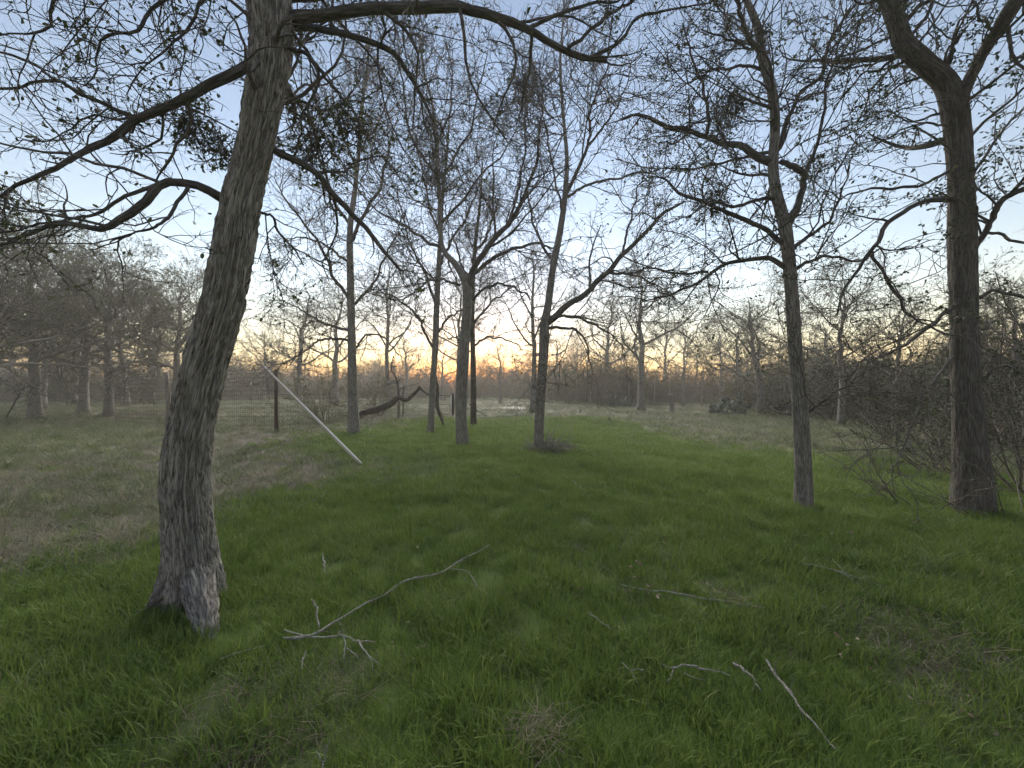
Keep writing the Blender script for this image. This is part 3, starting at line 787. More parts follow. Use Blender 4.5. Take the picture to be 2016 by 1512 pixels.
mid('twin_fork_tree', 'upright tree with pale broken bark at its foot, forking widely above', (910, 878), [(912, 884, 30), (910, 860, 27), (908, 820, 24), (910, 740, 24), (916, 660, 21), (920, 600, 20), (918, 560, 18), (898, 522, 13), (872, 490, 11), (866, 440, 10), (866, 390, 9), (862, 345, 8), (860, 280, 7), (852, 210, 6), (835, 140, 5), (825, 70, 3)],
    [[(920, 570, 14), (936, 522, 12), (962, 480, 11), (1000, 440, 9), (1030, 400, 8), (1050, 340, 6), (1062, 270, 5), (1070, 200, 3)],
     [(930, 540, 8), (985, 500, 7), (1045, 482, 5), (1100, 490, 3)],
     [(866, 350, 6), (900, 300, 5), (930, 240, 4), (945, 170, 3), (960, 100, 2)],
     [(862, 345, 6), (820, 290, 5), (800, 230, 4), (790, 150, 3), (780, 80, 2)],
     [(872, 490, 7), (830, 470, 6), (790, 440, 5), (750, 420, 4), (710, 380, 2)],
     [(868, 440, 6), (905, 400, 5), (945, 350, 4), (985, 310, 3), (1020, 250, 2)],
     [(1000, 440, 6), (1020, 380, 5), (1030, 310, 4), (1035, 230, 3), (1050, 160, 2)],
     [(925, 590, 6), (970, 560, 5), (1010, 565, 4), (1050, 590, 2)],
     [(905, 560, 6), (860, 550, 5), (820, 570, 3), (790, 600, 2)],
     [(860, 280, 5), (885, 220, 4), (890, 150, 3), (880, 80, 2)]], 105, 10.3, mist=((1035, 170, 10, 0.9), (860, 350, 10, 0.5)))
mid('pale_trunk_tree', 'straight pale trunked tree beside the leaning white board', (697, 855), [(699, 862, 33), (697, 845, 27), (695, 800, 22), (693, 700, 18), (691, 600, 16), (689, 500, 14), (690, 440, 12), (698, 380, 10), (706, 300, 8), (712, 220, 7), (722, 140, 5), (730, 60, 3)],
    [[(690, 592, 8), (662, 552, 7), (642, 505, 6), (605, 445, 5), (568, 400, 4), (540, 350, 2)],
     [(691, 650, 7), (650, 642, 6), (610, 622, 5), (570, 600, 3), (530, 590, 2)],
     [(691, 672, 6), (640, 668, 5), (600, 690, 3), (570, 720, 2)],
     [(700, 600, 6), (735, 560, 5), (760, 500, 4), (785, 460, 3)],
     [(692, 470, 8), (720, 420, 7), (745, 370, 6), (765, 300, 4), (780, 230, 2)],
     [(690, 450, 7), (660, 400, 6), (640, 340, 5), (620, 270, 4), (610, 200, 2)],
     [(689, 520, 6), (650, 490, 5), (610, 470, 4), (570, 470, 2)],
     [(706, 300, 5), (740, 250, 4), (765, 190, 3), (790, 130, 2)],
     [(702, 330, 5), (675, 270, 4), (660, 200, 3), (655, 130, 2)],
     [(693, 690, 5), (725, 660, 4), (755, 665, 3), (785, 700, 2)]], 106, 12.6, mist=((540, 515, 12, .45), (725, 240, 12, .6)))
mid('thin_grey_tree', 'thin grey tree with a dead snag against its trunk', (848, 850), [(846, 856, 17), (848, 840, 15), (852, 760, 13), (857, 680, 13), (860, 600, 12), (864, 520, 10), (868, 450, 8), (872, 380, 6), (880, 300, 5), (885, 220, 3)],
    [[(856, 690, 6), (830, 640, 5), (800, 600, 4), (770, 580, 3), (740, 570, 2)],
     [(860, 600, 6), (835, 540, 5), (812, 490, 4), (790, 420, 3), (780, 360, 2)],
     [(864, 530, 6), (890, 470, 5), (920, 430, 4), (940, 370, 3)],
     [(858, 660, 5), (885, 625, 4), (910, 610, 3)],
     [(866, 470, 5), (845, 400, 4), (830, 330, 3), (815, 260, 2)]], 107, 13.4, leafn=1600)
mid('dark_thin_tree', 'thin dark trunk standing just behind the tree with broken bark', (932, 838), [(932, 842, 15), (932, 820, 13), (932, 740, 11), (930, 640, 10), (931, 560, 9), (936, 480, 7), (945, 400, 5), (950, 320, 3)],
    [[(931, 640, 5), (960, 600, 4), (990, 580, 3), (1020, 560, 2)],
     [(931, 680, 5), (960, 665, 4), (1000, 670, 3), (1030, 690, 2)],
     [(933, 560, 5), (905, 510, 4), (890, 460, 3)],
     [(935, 500, 5), (965, 450, 4), (980, 390, 3)],
     [(931, 700, 4), (905, 670, 3), (880, 665, 2)]], 108, 16.0, mat=DARKBARK, leafn=1200)
import bmesh

# ------------------------------------------------------------------ trees further back: a few shapes, copied
def gen_tree(seed, H, r0, fork=0.3, nl=9, spread=0.5, up=0.05, lev=None, leafn=2500, leafs=0.07, lm=None, droop=0.0, mat=BARK2):
    rng = np.random.RandomState(seed)
    K = 16
    z = np.linspace(0, 1, K)
    wob = np.cumsum(rng.normal(0, 0.012 * H, (K, 2)), 0) * z[:, None]
    P = np.stack([wob[:, 0], wob[:, 1], z * H * 0.82 - 0.05], -1)
    Rr = r0 * (1 - z) ** 0.75 + 0.01
    Rr[0] *= 1.35; Rr[1] *= 1.08
    ti = np.sort(rng.uniform(fork, 0.85, nl)); x = ti * (K - 1); i = x.astype(int); f = (x - i)[:, None]
    S = P[i] * (1 - f) + P[i + 1] * f
    az = np.arange(nl) * 2.4 + rng.uniform(-.5, .5, nl)
    el = rng.uniform(0.15, 0.9, nl) * (0.4 + 1.0 * ti) - droop
    D = np.stack([np.cos(az) * np.cos(el), np.sin(az) * np.cos(el), np.sin(el)], -1)
    LP, LR = grow(rng, S, D, H * spread * rng.uniform(0.7, 1.15, nl) * (1.15 - 0.5 * ti), np.interp(ti, z, Rr) * 0.55, 18, 0.13, (0, 0, up - droop * 0.1), 0.15)
    s = H / 10.0
    lev = lev or [lv(2.2 / s, 0.1, (28, 75), (1.2 * s, 3.8 * s), 0.5, 0.015, 8, 0.20, 0.03, rmaxabs=0.05), lv(3.6 / s, 0.08, (28, 75), (0.6 * s, 1.9 * s), 0.55, 0.010, 6, 0.24, 0.02, rmaxabs=0.022),
                  lv(4.6 / s, 0.08, (30, 80), (0.25 * s, 0.85 * s), 0.6, 0.0075, 4, 0.26, 0.01, rmaxabs=0.012)]
    AP = np.concatenate([LP, np.array([catmull(P[6:], 18)])]); AR = np.concatenate([LR, np.interp(np.linspace(6, K - 1, 18), np.arange(K), Rr)[None] * 0.5])
    lvv = ramify(rng, AP, AR, lev)
    tv = tubes(P[None], Rr[None], 12, bark_disp(r0 * 0.06, 12, 0.2, seed), True)
    trunk = mesh_from('trunk', tv[0], tv[1], mat, {'barkco': tv[2]})
    lm_ = []
    for k in range(nl):
        t_ = tubes(LP[k][None], LR[k][None], 6, None, True, k * 1.3)
        lm_.append(mesh_from('limb', t_[0], t_[1], mat, {'barkco': t_[2]}))
    cv = join([tubes(p, r, sd_) for (p, r), sd_ in zip(lvv, (4, 3, 3)) if len(p)])
    crown = mesh_from('crown', cv[0], cv[1], BARKT, {'barkco': cv[2]})
    v, p = leaves(rng, lvv[-1][0], leafn, leafs, shape=4)
    lf = mesh_from('leaves', v, p, lm or LEAF)
    return trunk, lm_, crown, lf

VAR = [gen_tree(201, 10, 0.20), gen_tree(202, 10, 0.17, fork=0.25, nl=10, spread=0.55, leafn=6000), gen_tree(203, 10, 0.24, fork=0.22, nl=10, spread=0.6, up=0.02, leafn=9000, leafs=0.08),
       gen_tree(204, 10, 0.13, fork=0.3, nl=9, spread=0.42, up=0.07, leafn=1500), gen_tree(205, 10, 0.22, fork=0.30, nl=12, spread=0.5, up=0.02, droop=0.02, leafn=24000, leafs=0.06, lm=LEAF)]
def far_tree(name, label, x, D, H, var, rz, group):
    p = pix(x, HOR, D); z = float(gz(p[0], p[1]))
    t = thing(name, label, 'tree', (p[0], p[1], z), group, rz, H / 10.0)
    tr, lm_, cr, lf = VAR[var]
    link('trunk', tr, t)
    for m_ in lm_: link('limb', m_, t)
    c = link('crown', cr, t); c['kind'] = 'stuff'
    o = link('leaves', lf, c); o['kind'] = 'stuff'
    return t
GB = 'trees standing in the background'
far_tree('background_tree', 'bare tree far behind the brown fence post', 520, 48, 11, 1, 1.7, GB)
far_tree('background_tree', 'bare tree on the skyline between pale trunked tree and thin grey tree', 800, 50, 11, 0, 2.6, GB)
far_tree('background_tree', 'bare tree on the skyline left of the pale trunked tree', 660, 36, 14, 0, 0.9, GB)
far_tree('background_tree', 'skyline tree just right of the sunset glow', 1090, 52, 10.5, 2, 4.9, GB)
far_tree('background_tree', 'skyline tree between the tree with twig pile and the far prickly pear', 1195, 40, 14, 0, 5.5, GB)
far_tree('background_tree', 'skyline tree behind the grey stump', 1310, 46, 12, 1, 3.4, GB)
far_tree('background_tree', 'skyline tree left of the old rough trunk', 1455, 42, 11, 2, 0.7, GB)
far_tree('background_tree', 'tree in the brush just right of the slender tree', 1630, 26, 7.5, 0, 1.2, GB)
far_tree('background_tree', 'tall dark tree at the left edge beyond the leaning steel post', -20, 24, 11.5, 2, 5.6, GB)
far_tree('background_tree', 'twiggy tree between the white tipped post and the big leaning trunk', 300, 38, 13, 1, 4.0, GB)
far_tree('background_tree', 'tree crowding the brush at the far right edge', 2060, 17, 7.0, 2, 0.3, GB)
far_tree('background_tree', 'small bare tree beside the slab', 900, 30, 13.5, 3, 2.2, GB)
far_tree('background_tree', 'slim dark trunk half hidden behind the tree with twig pile', 1049, 23, 12.5, 3, 0.4, GB)
far_tree('background_tree', 'spreading bare tree beside the far prickly pear clump', 1262, 26, 12, 0, 1.1, GB)
far_tree('background_tree', 'old rough trunked tree just right of the near prickly pear', 1499, 23, 8.6, 2, 2.0, GB)
far_tree('background_tree', 'leftmost trunk among the trees beyond the leaning steel post', 82, 30, 11.5, 2, 0.2, GB)
far_tree('background_tree', 'second trunk from the left beyond the leaning steel post', 146, 31, 11.5, 1, 3.3, GB)
far_tree('background_tree', 'trunk just right of the white tipped steel post', 248, 33, 12, 2, 4.1, GB)
far_tree('background_tree', 'dense dark crowned tree at the left edge behind the fence', -60, 15, 9.5, 4, 0.9, GB)
far_tree('background_tree', 'olive crowned tree between the left edge and the trees beyond', 70, 19, 10.5, 4, 3.6, GB)
far_tree('background_tree', 'nearest olive crowned tree at the left edge, its trunk out of sight', -190, 12, 9.0, 4, 4.7, GB)
far_tree('background_tree', 'olive crowned tree just left of the white tipped steel post', 165, 23, 11, 4, 1.9, GB)
far_tree('background_tree', 'olive crowned tree half hidden behind the big leaning trunk', 345, 24, 10, 4, 0.4, GB)
far_tree('background_tree', 'twiggy crowned tree filling the gap left of the big leaning trunk', 215, 21, 9.5, 4, 5.2, GB)
far_tree('background_tree', 'tree behind the big leaning trunk', 395, 27, 10, 1, 2.7, GB)
far_tree('background_tree', 'distant bare tree above the leaning board', 590, 40, 14, 0, 0.5, GB)
far_tree('background_tree', 'bare tree behind the fallen arching trunk', 765, 29, 13.5, 3, 4.4, GB)
far_tree('background_tree', 'low bare tree in front of the sunset glow', 985, 38, 7.5, 0, 3.9, GB)
far_tree('background_tree', 'low tree right of the sunset glow', 1135, 44, 8, 1, 5.9, GB)
far_tree('background_tree', 'thin tree among the pale stakes', 1345, 33, 9, 3, 1.9, GB)
far_tree('background_tree', 'tree behind the near prickly pear', 1420, 34, 8, 1, 0.1, GB)
far_tree('background_tree', 'multi branched tree seen between the slender tree and the thick tree', 1655, 15, 7.0, 1, 3.0, GB)
far_tree('background_tree', 'dark tree rising from the brush left of the thick tree', 1765, 12.5, 5.0, 1, 1.4, GB)
far_tree('background_tree', 'dark tree rising from the brush right of the thick tree', 2010, 11, 5.2, 4, 2.2, GB)
far_tree('background_tree', 'tall bare tree behind the slender tree', 1570, 30, 11, 0, 2.9, GB)
far_tree('background_tree', 'far tree left of the white tipped steel post', 20, 42, 12, 4, 2.4, GB)
far_tree('background_tree', 'far tree behind the gate', 870, 46, 8, 2, 1.0, GB)
far_tree('background_tree', 'far tree behind the brush at the right', 1850, 22, 7.0, 2, 5.0, GB)

# ------------------------------------------------------------------ the distant wood
def merge(meshes, name):
    bm = bmesh.new(); mats = []
    for m_ in meshes:
        n0 = len(bm.faces); bm.from_mesh(m_); bm.faces.ensure_lookup_table()
        if m_.materials[0] not in mats: mats.append(m_.materials[0])
        k = mats.index(m_.materials[0])
        for f in bm.faces[n0:]: f.material_index = k
    me = bpy.data.meshes.new(name); bm.to_mesh(me); bm.free()
    for m_ in mats: me.materials.append(m_)
    return bpy.data.objects.new(name, me)
WOOD = [merge([v[0], *v[1], v[2], v[3]], 'wood') for v in VAR]
rng = np.random.RandomState(77)
wx, wy, ws, wv = [], [], [], []
def grove(n, x0, x1, d0, d1, s0, s1, vs_):
    for _ in range(n):
        d = rng.uniform(d0, d1); xx = (rng.uniform(x0, x1) - 1008) / FPX * d
        wx.append(xx); wy.append(d); ws.append(rng.uniform(s0, s1)); wv.append(vs_[rng.randint(len(vs_))])
grove(50, -2200, 420, 38, 75, 0.8, 1.25, (0, 1, 2, 4, 4))
grove(30, 400, 1150, 56, 95, 0.5, 0.9, (0, 1, 3, 0))
grove(26, 1100, 1700, 44, 80, 0.5, 0.85, (0, 1, 2, 3))
grove(18, 1550, 2700, 24, 60, 0.4, 0.75, (1, 2, 4, 0))
wx, wy, ws = np.array(wx), np.array(wy), np.array(ws)
scatter('distant_wood', 'mass of bare trees in the distance closing the field', WOOD, np.stack([wx, wy, gz(wx, wy)], -1), np.stack([0 * wx, 0 * wx, rng.uniform(0, 6.28, len(wx))], -1),
        np.stack([ws, ws, ws], -1), np.array(wv), cat='woodland')

# ------------------------------------------------------------------ brush: thicket beyond the clearing
def gen_bush(seed, H, ns=22, leafn=2600, leafs=0.075, lm=None, tw=0.006, spread=0.5):
    rng = np.random.RandomState(seed)
    az = rng.uniform(0, 6.283, ns); el = rng.uniform(0.55, 1.45, ns)
    D = np.stack([np.cos(az) * np.cos(el), np.sin(az) * np.cos(el), np.sin(el)], -1)
    S = np.stack([0.3 * np.cos(az) * rng.rand(ns), 0.3 * np.sin(az) * rng.rand(ns), np.full(ns, -0.05)], -1)
    P, Rr = grow(rng, S, D, H * rng.uniform(0.6, 1.1, ns), np.full(ns, 0.022 * H / 4), 11, 0.13, (0, 0, 0.0), 0.3)
    l2 = spawn(rng, P, Rr, 10.0 / H, 0.15, (0.5, 1.2), (0.2 * H, 0.42 * H), 0.6, tw * 1.3, 6, 0.2, (0, 0, 0.02))
    l3 = spawn(rng, l2[0], l2[1], 14.0 / H, 0.1, (0.5, 1.2), (0.06 * H, 0.18 * H), 0.7, tw, 4, 0.25, (0, 0, 0.0))
    tv = join([tubes(P, Rr, 4), tubes(*l2, 3), tubes(*l3, 3)])
    st = mesh_from('stems', tv[0], tv[1], BRUSH, {'barkco': tv[2]})
    v, p = leaves(rng, l3[0], leafn, leafs, shape=4)
    lf = mesh_from('leaves', v, p, lm or LEAF)
    return st, lf
def merged_bush(seed, **k):
    st, lf = gen_bush(seed, 4.0, **k)
    o = bpy.data.objects.new('b', st)
    import bmesh
    bm = bmesh.new(); bm.from_mesh(st)
    n = len(bm.faces)
    bm.from_mesh(lf); bm.faces.ensure_lookup_table()
    for f in bm.faces[n:]: f.material_index = 1
    me = bpy.data.meshes.new('bush'); bm.to_mesh(me); bm.free()
    me.materials.append(BRUSH); me.materials.append(lf.materials[0])
    return bpy.data.objects.new('bush', me)
BUSH = [merged_bush(301, leafn=3000), merged_bush(302, leafn=4000, lm=LEAF), merged_bush(303, leafn=3000, lm=LEAFY), merged_bush(304, leafn=600, ns=16), merged_bush(305, leafn=6000, lm=LEAFD, leafs=0.085), merged_bush(306, leafn=4500, lm=LEAFY)]
rng = np.random.RandomState(71)
bx, by, bs, bv = [], [], [], []
def belt(n, x0, x1, d0, d1, s0, s1, vs_):
    """bushes between two sight lines (photograph columns) and two depths"""
    for _ in range(n):
        d = d0 + (d1 - d0) * rng.rand() ** 0.8
        xx = (rng.uniform(x0, x1) - 1008) / FPX * d
        bx.append(xx); by.append(d); bs.append((s0 + (s1 - s0) * rng.rand() ** 1.6) * (0.7 + 0.6 * float(fbm2(np.array([xx]), np.array([d]), 7.0, 2.2)[0]))); bv.append(vs_[rng.randint(len(vs_))])
belt(230, -2200, 520, 44, 66, 1.1, 2.1, (0, 1, 4, 3))
belt(190, 420, 1120, 52, 82, 0.7, 1.9, (0, 2, 3, 5, 3, 1))
belt(140, 1080, 1720, 36, 60, 0.6, 1.7, (0, 1, 2, 3, 5, 3))
belt(85, 1480, 2600, 20, 36, 0.6, 1.2, (0, 1, 4, 1))
belt(36, 1620, 2300, 15, 21, 0.5, 1.0, (1, 4, 0, 4))
belt(16, 1880, 2600, 9.0, 14, 0.5, 0.9, (1, 4))
belt(46, -900, 330, 34, 46, 0.7, 1.3, (4, 1, 0))
bx, by = np.array(bx), np.array(by); bs = np.array(bs)
scatter('brush_thicket', 'dense grey green brush closing the view all along the back', BUSH, np.stack([bx, by, gz(bx, by)], -1),
        np.stack([0 * bx, 0 * bx, rng.uniform(0, 6.28, len(bx))], -1), np.stack([bs * 1.15, bs * 1.15, bs], -1), np.array(bv), cat='brush')

# ------------------------------------------------------------------ shrubs one can tell apart
def shrub(name, label, x, D, H, rz, seed, group=None, **k):
    st, lf = gen_bush(seed, H, **k)
    p = pix(x, HOR, D)
    t = thing(name, label, 'shrub', (p[0], p[1], float(gz(p[0], p[1]))), group, rz)
    a = link('stems', st, t); b_ = link('leaves', lf, t); a['kind'] = 'stuff'; b_['kind'] = 'stuff'
    return t
shrub('shrub', 'airy yellowish shrub growing behind the leaning board', 640, 16.5, 3.1, 0, 401, 'shrubs', leafn=6000, leafs=0.05, lm=LEAFY)
shrub('shrub', 'airy greenish shrub behind the pale trunked tree', 745, 21, 3.4, 0, 402, 'shrubs', leafn=5000, leafs=0.05, lm=LEAFY)
shrub('shrub', 'bare twiggy shrub left of the thick tree foot', 1800, 4.9, 1.5, 0, 403, 'shrubs', ns=9, leafn=12, leafs=0.02, tw=0.0022)
shrub('shrub', 'bare twiggy shrub right of the thick tree foot', 1990, 4.4, 1.6, 0, 404, 'shrubs', ns=14, leafn=20, leafs=0.02, tw=0.0022)
shrub('shrub', 'leafy dark shrub behind the thick tree trunk', 1880, 6.6, 3.0, 0, 405, 'shrubs', leafn=5000, leafs=0.04, lm=LEAFD, tw=0.003)
shrub('shrub', 'leafy dark shrub at the right edge', 2040, 5.4, 3.2, 0, 406, 'shrubs', leafn=6000, leafs=0.04, lm=LEAFD, tw=0.003)
shrub('shrub', 'low dark shrub in front of the brush by the grey stake', 1760, 11.0, 2.6, 0, 407, 'shrubs', leafn=4500, leafs=0.05, lm=LEAFD)
shrub('shrub', 'yellowish bush behind the near prickly pear', 1465, 27, 3.2, 0, 408, 'shrubs', leafn=4500, leafs=0.07, lm=LEAFY)

# ------------------------------------------------------------------ fence and gate
def boxmesh(name, a, b2, wd, th, mat, parent=None, base=np.zeros(3), up=(0, 0, 1.0)):
    """a straight board from a to b2, wd wide and th thick, edges bevelled"""
    import bmesh
    a, b2 = np.asarray(a, float), np.asarray(b2, float)
    d = b2 - a; L = np.linalg.norm(d); d = d / L
    s = np.cross(d, up); s = s / np.linalg.norm(s); u = np.cross(s, d)
    bm = bmesh.new()
    bmesh.ops.create_cube(bm, size=1.0)
    for v in bm.verts: v.co = Vector((v.co.x * wd, v.co.y * th, v.co.z * L))
    bmesh.ops.bevel(bm, geom=bm.edges[:], offset=min(wd, th) * 0.12, segments=1, affect='EDGES')
    me = bpy.data.meshes.new(name)
    mtx = Matrix(((s[0], u[0], d[0], 0), (s[1], u[1], d[1], 0), (s[2], u[2], d[2], 0), (0, 0, 0, 1)))
    bm.transform(Matrix.Translation(Vector((a + b2) / 2 - base)) @ mtx)
    bm.to_mesh(me); bm.free()
    at = me.attributes.new('barkco', 'FLOAT_VECTOR', 'POINT')
    co = np.empty(len(me.vertices) * 3, np.float32); me.vertices.foreach_get('co', co); at.data.foreach_set('vector', co)
    me.materials.append(mat)
    return link(name, me, parent)

def rod(pts, rr, sides=5):
    p = np.asarray(pts, float)
    r = np.full(len(p), rr) if np.isscalar(rr) else np.asarray(rr)
    return tubes(p[None], r[None], sides, None, True)

def crooked_post(pbase, ptop, r, rng, n=9, sides=9):
    P = catmull([pbase, pbase * 0.6 + ptop * 0.4 + np.append(rng.normal(0, r * 0.6, 2), 0), ptop], n)
    Rr = np.linspace(r * 1.1, r * 0.85, n) * rng.uniform(0.93, 1.07, n)
    return tubes(P[None], Rr[None], sides, bark_disp(r * 0.1, 30, 0.1, 3), True)

def fpoint(x, D, h=0.0):
    p = pix(x, HOR, D); p[2] = float(gz(p[0], p[1])) + h
    return p
fence_posts = [(228, 16.0), (327, 14.6), (545, 13.0), (785, 18.6), (842, 21.0)]
FH = 2.02
fb = fpoint(545, 13.0)
fence = thing('wire_fence', 'wire mesh fence on brown posts behind the leaning board', 'fence', fb)
rng = np.random.RandomState(5)
for (x, D) in fence_posts[1:4]:
    hh = FH + (0.08 if x != 785 else -0.5)
    put('post', crooked_post(fpoint(x, D, -0.1), fpoint(x, D, hh) + np.append(rng.normal(0, .02, 2), 0), 0.062 if x != 327 else 0.075, rng), RUST if x == 545 else WOODG, fence, fb)
parts = []
for (x0, D0), (x1, D1) in zip(fence_posts[:-1], fence_posts[1:]):
    a, c = fpoint(x0, D0), fpoint(x1, D1)
    L = np.linalg.norm(c - a)
    top = FH if x0 < 545 else 1.25
    if x0 == 545: pass
    for h in np.arange(0.05, top + 0.01, 0.15):
        tt = np.linspace(0, 1, 7)[:, None]
        sag = -0.02 * np.sin(tt[:, 0] * math.pi)
        q_ = a * (1 - tt) + c * tt; q_[:, 2] += h + sag
        parts.append(rod(q_, 0.0055, 3))
    for s_ in np.arange(0, L, 0.10):
        p0 = a + (c - a) * s_ / L
        parts.append(rod([p0 + [0, 0, 0.03], p0 + [0, 0, top]], 0.0045, 3))
o = put('wire_mesh', join(parts), WIRE, fence, fb); o['kind'] = 'stuff'
tw_ = [fpoint(150, 17.5, FH + 0.1), fpoint(327, 14.6, FH + 0.06), fpoint(545, 13.0, FH + 0.08), fpoint(660, 15.3, FH + 0.05)]
put('top_wire', rod(catmull(tw_, 20), 0.005, 5), RUST, fence, fb)

# field gate
ga, gb_ = fpoint(846, 21.0), fpoint(892, 21.0)
gate = thing('field_gate', 'low wire field gate with a pale bottom rail behind the thin tree', 'gate', (ga + gb_) / 2)
gbs = (ga + gb_) / 2
for e, nm in ((ga, 'gate_post'), (gb_, 'gate_post')):
    put(nm, rod([e + [0, 0, -0.1], e + [0, 0, 1.25]], 0.07 if e is gb_ else 0.05, 10), DARKST, gate, gbs)
a_, b_ = fpoint(848.5, 20.9), fpoint(888, 20.9)
for h in (0.12, 0.62, 1.12):
    put('rail', rod([a_ + [0, 0, h], b_ + [0, 0, h]], 0.02, 8), WIRE, gate, gbs)
for e in (a_, b_):
    put('stile', rod([e + [0, 0, 0.1], e + [0, 0, 1.14]], 0.025, 8), WIRE if e is a_ else WHITE, gate, gbs)
parts = []
for s_ in np.linspace(0, 1, 12)[1:-1]:
    p0 = a_ * (1 - s_) + b_ * s_; parts.append(rod([p0 + [0, 0.01, 0.12], p0 + [0, 0.01, 1.12]], 0.004, 3))
for h in np.linspace(0.12, 1.12, 9)[1:-1]:
    parts.append(rod([a_ + [0, 0.02, h], b_ + [0, 0.02, h]], 0.004, 3))
put('wire_infill', join(parts), WIRE, gate, gbs)['kind'] = 'stuff'
e0, e1 = fpoint(780, 20.9, 0.06), fpoint(840, 20.9, 0.05)
tag(boxmesh('ground_rail', e0, e1, 0.07, 0.06, PALEW), 'pale rail lying along the ground left of the field gate', 'rail')

# steel line posts with white tips
def tpost(label, x, D, h, lean, white):
    p = fpoint(x, D)
    t = thing('steel_post', label, 'post', p, 'steel line posts')
    top = p + np.array([lean[0], lean[1], h]); v = top - p
    w1 = 0.85 if white else 1.0
    prof = [rod([p - 0.15 * v / h, p + v * w1], 0.032, 4), rod([p + [0.02, -0.02, 0.0], p + v * w1 + [0.02, -0.02, 0]], 0.009, 4)]
    put('shaft', join(prof), DARKST, t, p)
    if white: put('white_tip', rod([p + v * w1, top], 0.036, 6), WHITE, t, p)
    return t
tpost('leaning dark steel post at the left edge', 12, 18.5, 1.65, (0.78, 0.1), False)
tpost('dark steel post with white tip left of the big leaning tree', 218, 28, 2.15, (-0.1, 0.0), True)
tpost('thin steel post with white tip left of the brown fence post', 494, 38, 2.1, (0, 0), True)
tpost('thin steel post with white tip behind the leaning board', 599, 40, 2.2, (0, 0), True)
tpost('short dark steel post in the clearing beyond the lawn', 1177, 28.5, 1.1, (0, 0), False)
tpost('steel post beside the fallen arching trunk', 794, 20.5, 1.5, (0, 0), False)

# ------------------------------------------------------------------ weathered stakes along the far brush
def stake(label, x0, y0, x1, y1, D, r, seed):
    rng = np.random.RandomState(seed)
    p = fpoint(x0, D); q_ = pix(x1, y1, D)
    t = thing('wooden_stake', label, 'stake', p, 'weathered stakes along the brush')
    put('shaft', crooked_post(p - [0, 0, 0.1], q_, r, rng, 10, 8), STICK if r < 0.06 else WOODG, t, p)
stake('tall pale stake just right of the tree with twig pile', 1071, 785, 1074, 748, 36, 0.06, 1)
stake('pale stake left of the far prickly pear', 1162, 785, 1163, 770, 34, 0.045, 2)
stake('leaning pale stake in the brush right of the sunset glow', 1122, 775, 1130, 754, 42, 0.07, 3)
stake('pale stake rising behind the far prickly pear', 1236, 778, 1238, 752, 34, 0.06, 4)
stake('slim pale stake between bare tree and grey stump', 1287, 800, 1289, 748, 32, 0.05, 5)
stake('slim pale stake rising behind the grey stump', 1317, 800, 1319, 742, 33, 0.05, 6)
stake('second slim pale stake right of the grey stump', 1343, 798, 1342, 740, 33, 0.055, 7)
stake('tallest slim stake left of the near prickly pear', 1380, 797, 1385, 731, 33, 0.055, 8)
stake('crooked pale stake rising behind the near prickly pear', 1416, 790, 1427, 750, 29, 0.05, 9)
stake('crooked thin stake at the right side of the near prickly pear', 1460, 797, 1466, 735, 29, 0.04, 10)
stake('dark stake against the old rough trunk', 1517, 815, 1512, 775, 22.5, 0.05, 11)
stake('grey leaning stake left of the thick tree', 1849, 845, 1838, 771, 14.0, 0.06, 12)
stake('short grey stake in the brush right of the slender tree', 1782, 830, 1778, 790, 16.5, 0.05, 13)
# grey stump with a split side
sp = fpoint(1319, 24.5)
t = thing('grey_stump', 'grey weathered stump standing left of the near prickly pear', 'stump', sp)
rng = np.random.RandomState(3)
put('stump_body', crooked_post(sp - [0, 0, 0.1], sp + [-0.04, 0, 1.2], 0.15, rng, 12, 14), WOODG, t, sp)
put('split_side', crooked_post(sp + [0.2, -0.05, -0.1], sp + [0.12, 0, 1.25], 0.07, rng, 10, 8), WOODG, t, sp)

# ------------------------------------------------------------------ prickly pear
import bmesh
def padmesh():
    bm = bmesh.new(); bmesh.ops.create_uvsphere(bm, u_segments=10, v_segments=6, radius=0.5)
    for v in bm.verts:
        z = v.co.z + 0.5
        v.co = Vector((v.co.x * (0.72 + 0.35 * z), v.co.y * 0.16, z))
    for f in bm.faces: f.smooth = True
    me = bpy.data.meshes.new('pad'); bm.to_mesh(me); bm.free(); me.materials.append(CACT)
    return me
PAD = padmesh()
def cactus(label, x, D, wdt, n, seed):
    rng = np.random.RandomState(seed)
    p = fpoint(x, D)
    t = thing('prickly_pear', label, 'cactus', p, 'prickly pear clumps')
    tops = []
    for k in range(n):
        if k < n * 0.35 or not tops:
            pos = np.array([rng.uniform(-wdt / 2, wdt / 2), rng.uniform(-0.5, 0.5), rng.uniform(-0.04, 0.1)]); g_ = 0
        else:
            pos, g_ = tops[rng.randint(len(tops))]
        if g_ > 3: continue
        s = rng.uniform(0.24, 0.36)
        o = link('pad', PAD, t, pos)
        tl = Vector((rng.normal(0, 0.45), rng.normal(0, 0.35), 1)).normalized()
        o.rotation_euler = (tl.to_track_quat('Z', 'Y') @ Matrix.Rotation(rng.uniform(0, 6.28), 3, 'Z').to_quaternion()).to_euler()
        o.scale = (s, s, s)
        tops.append((pos + np.array(tl) * s * 0.93, g_ + 1))
cactus('prickly pear clump in front of the stakes, nearer and darker', 1432, 22.5, 1.9, 85, 1)
cactus('far prickly pear clump beside the spreading bare tree', 1222, 31, 2.8, 70, 2)

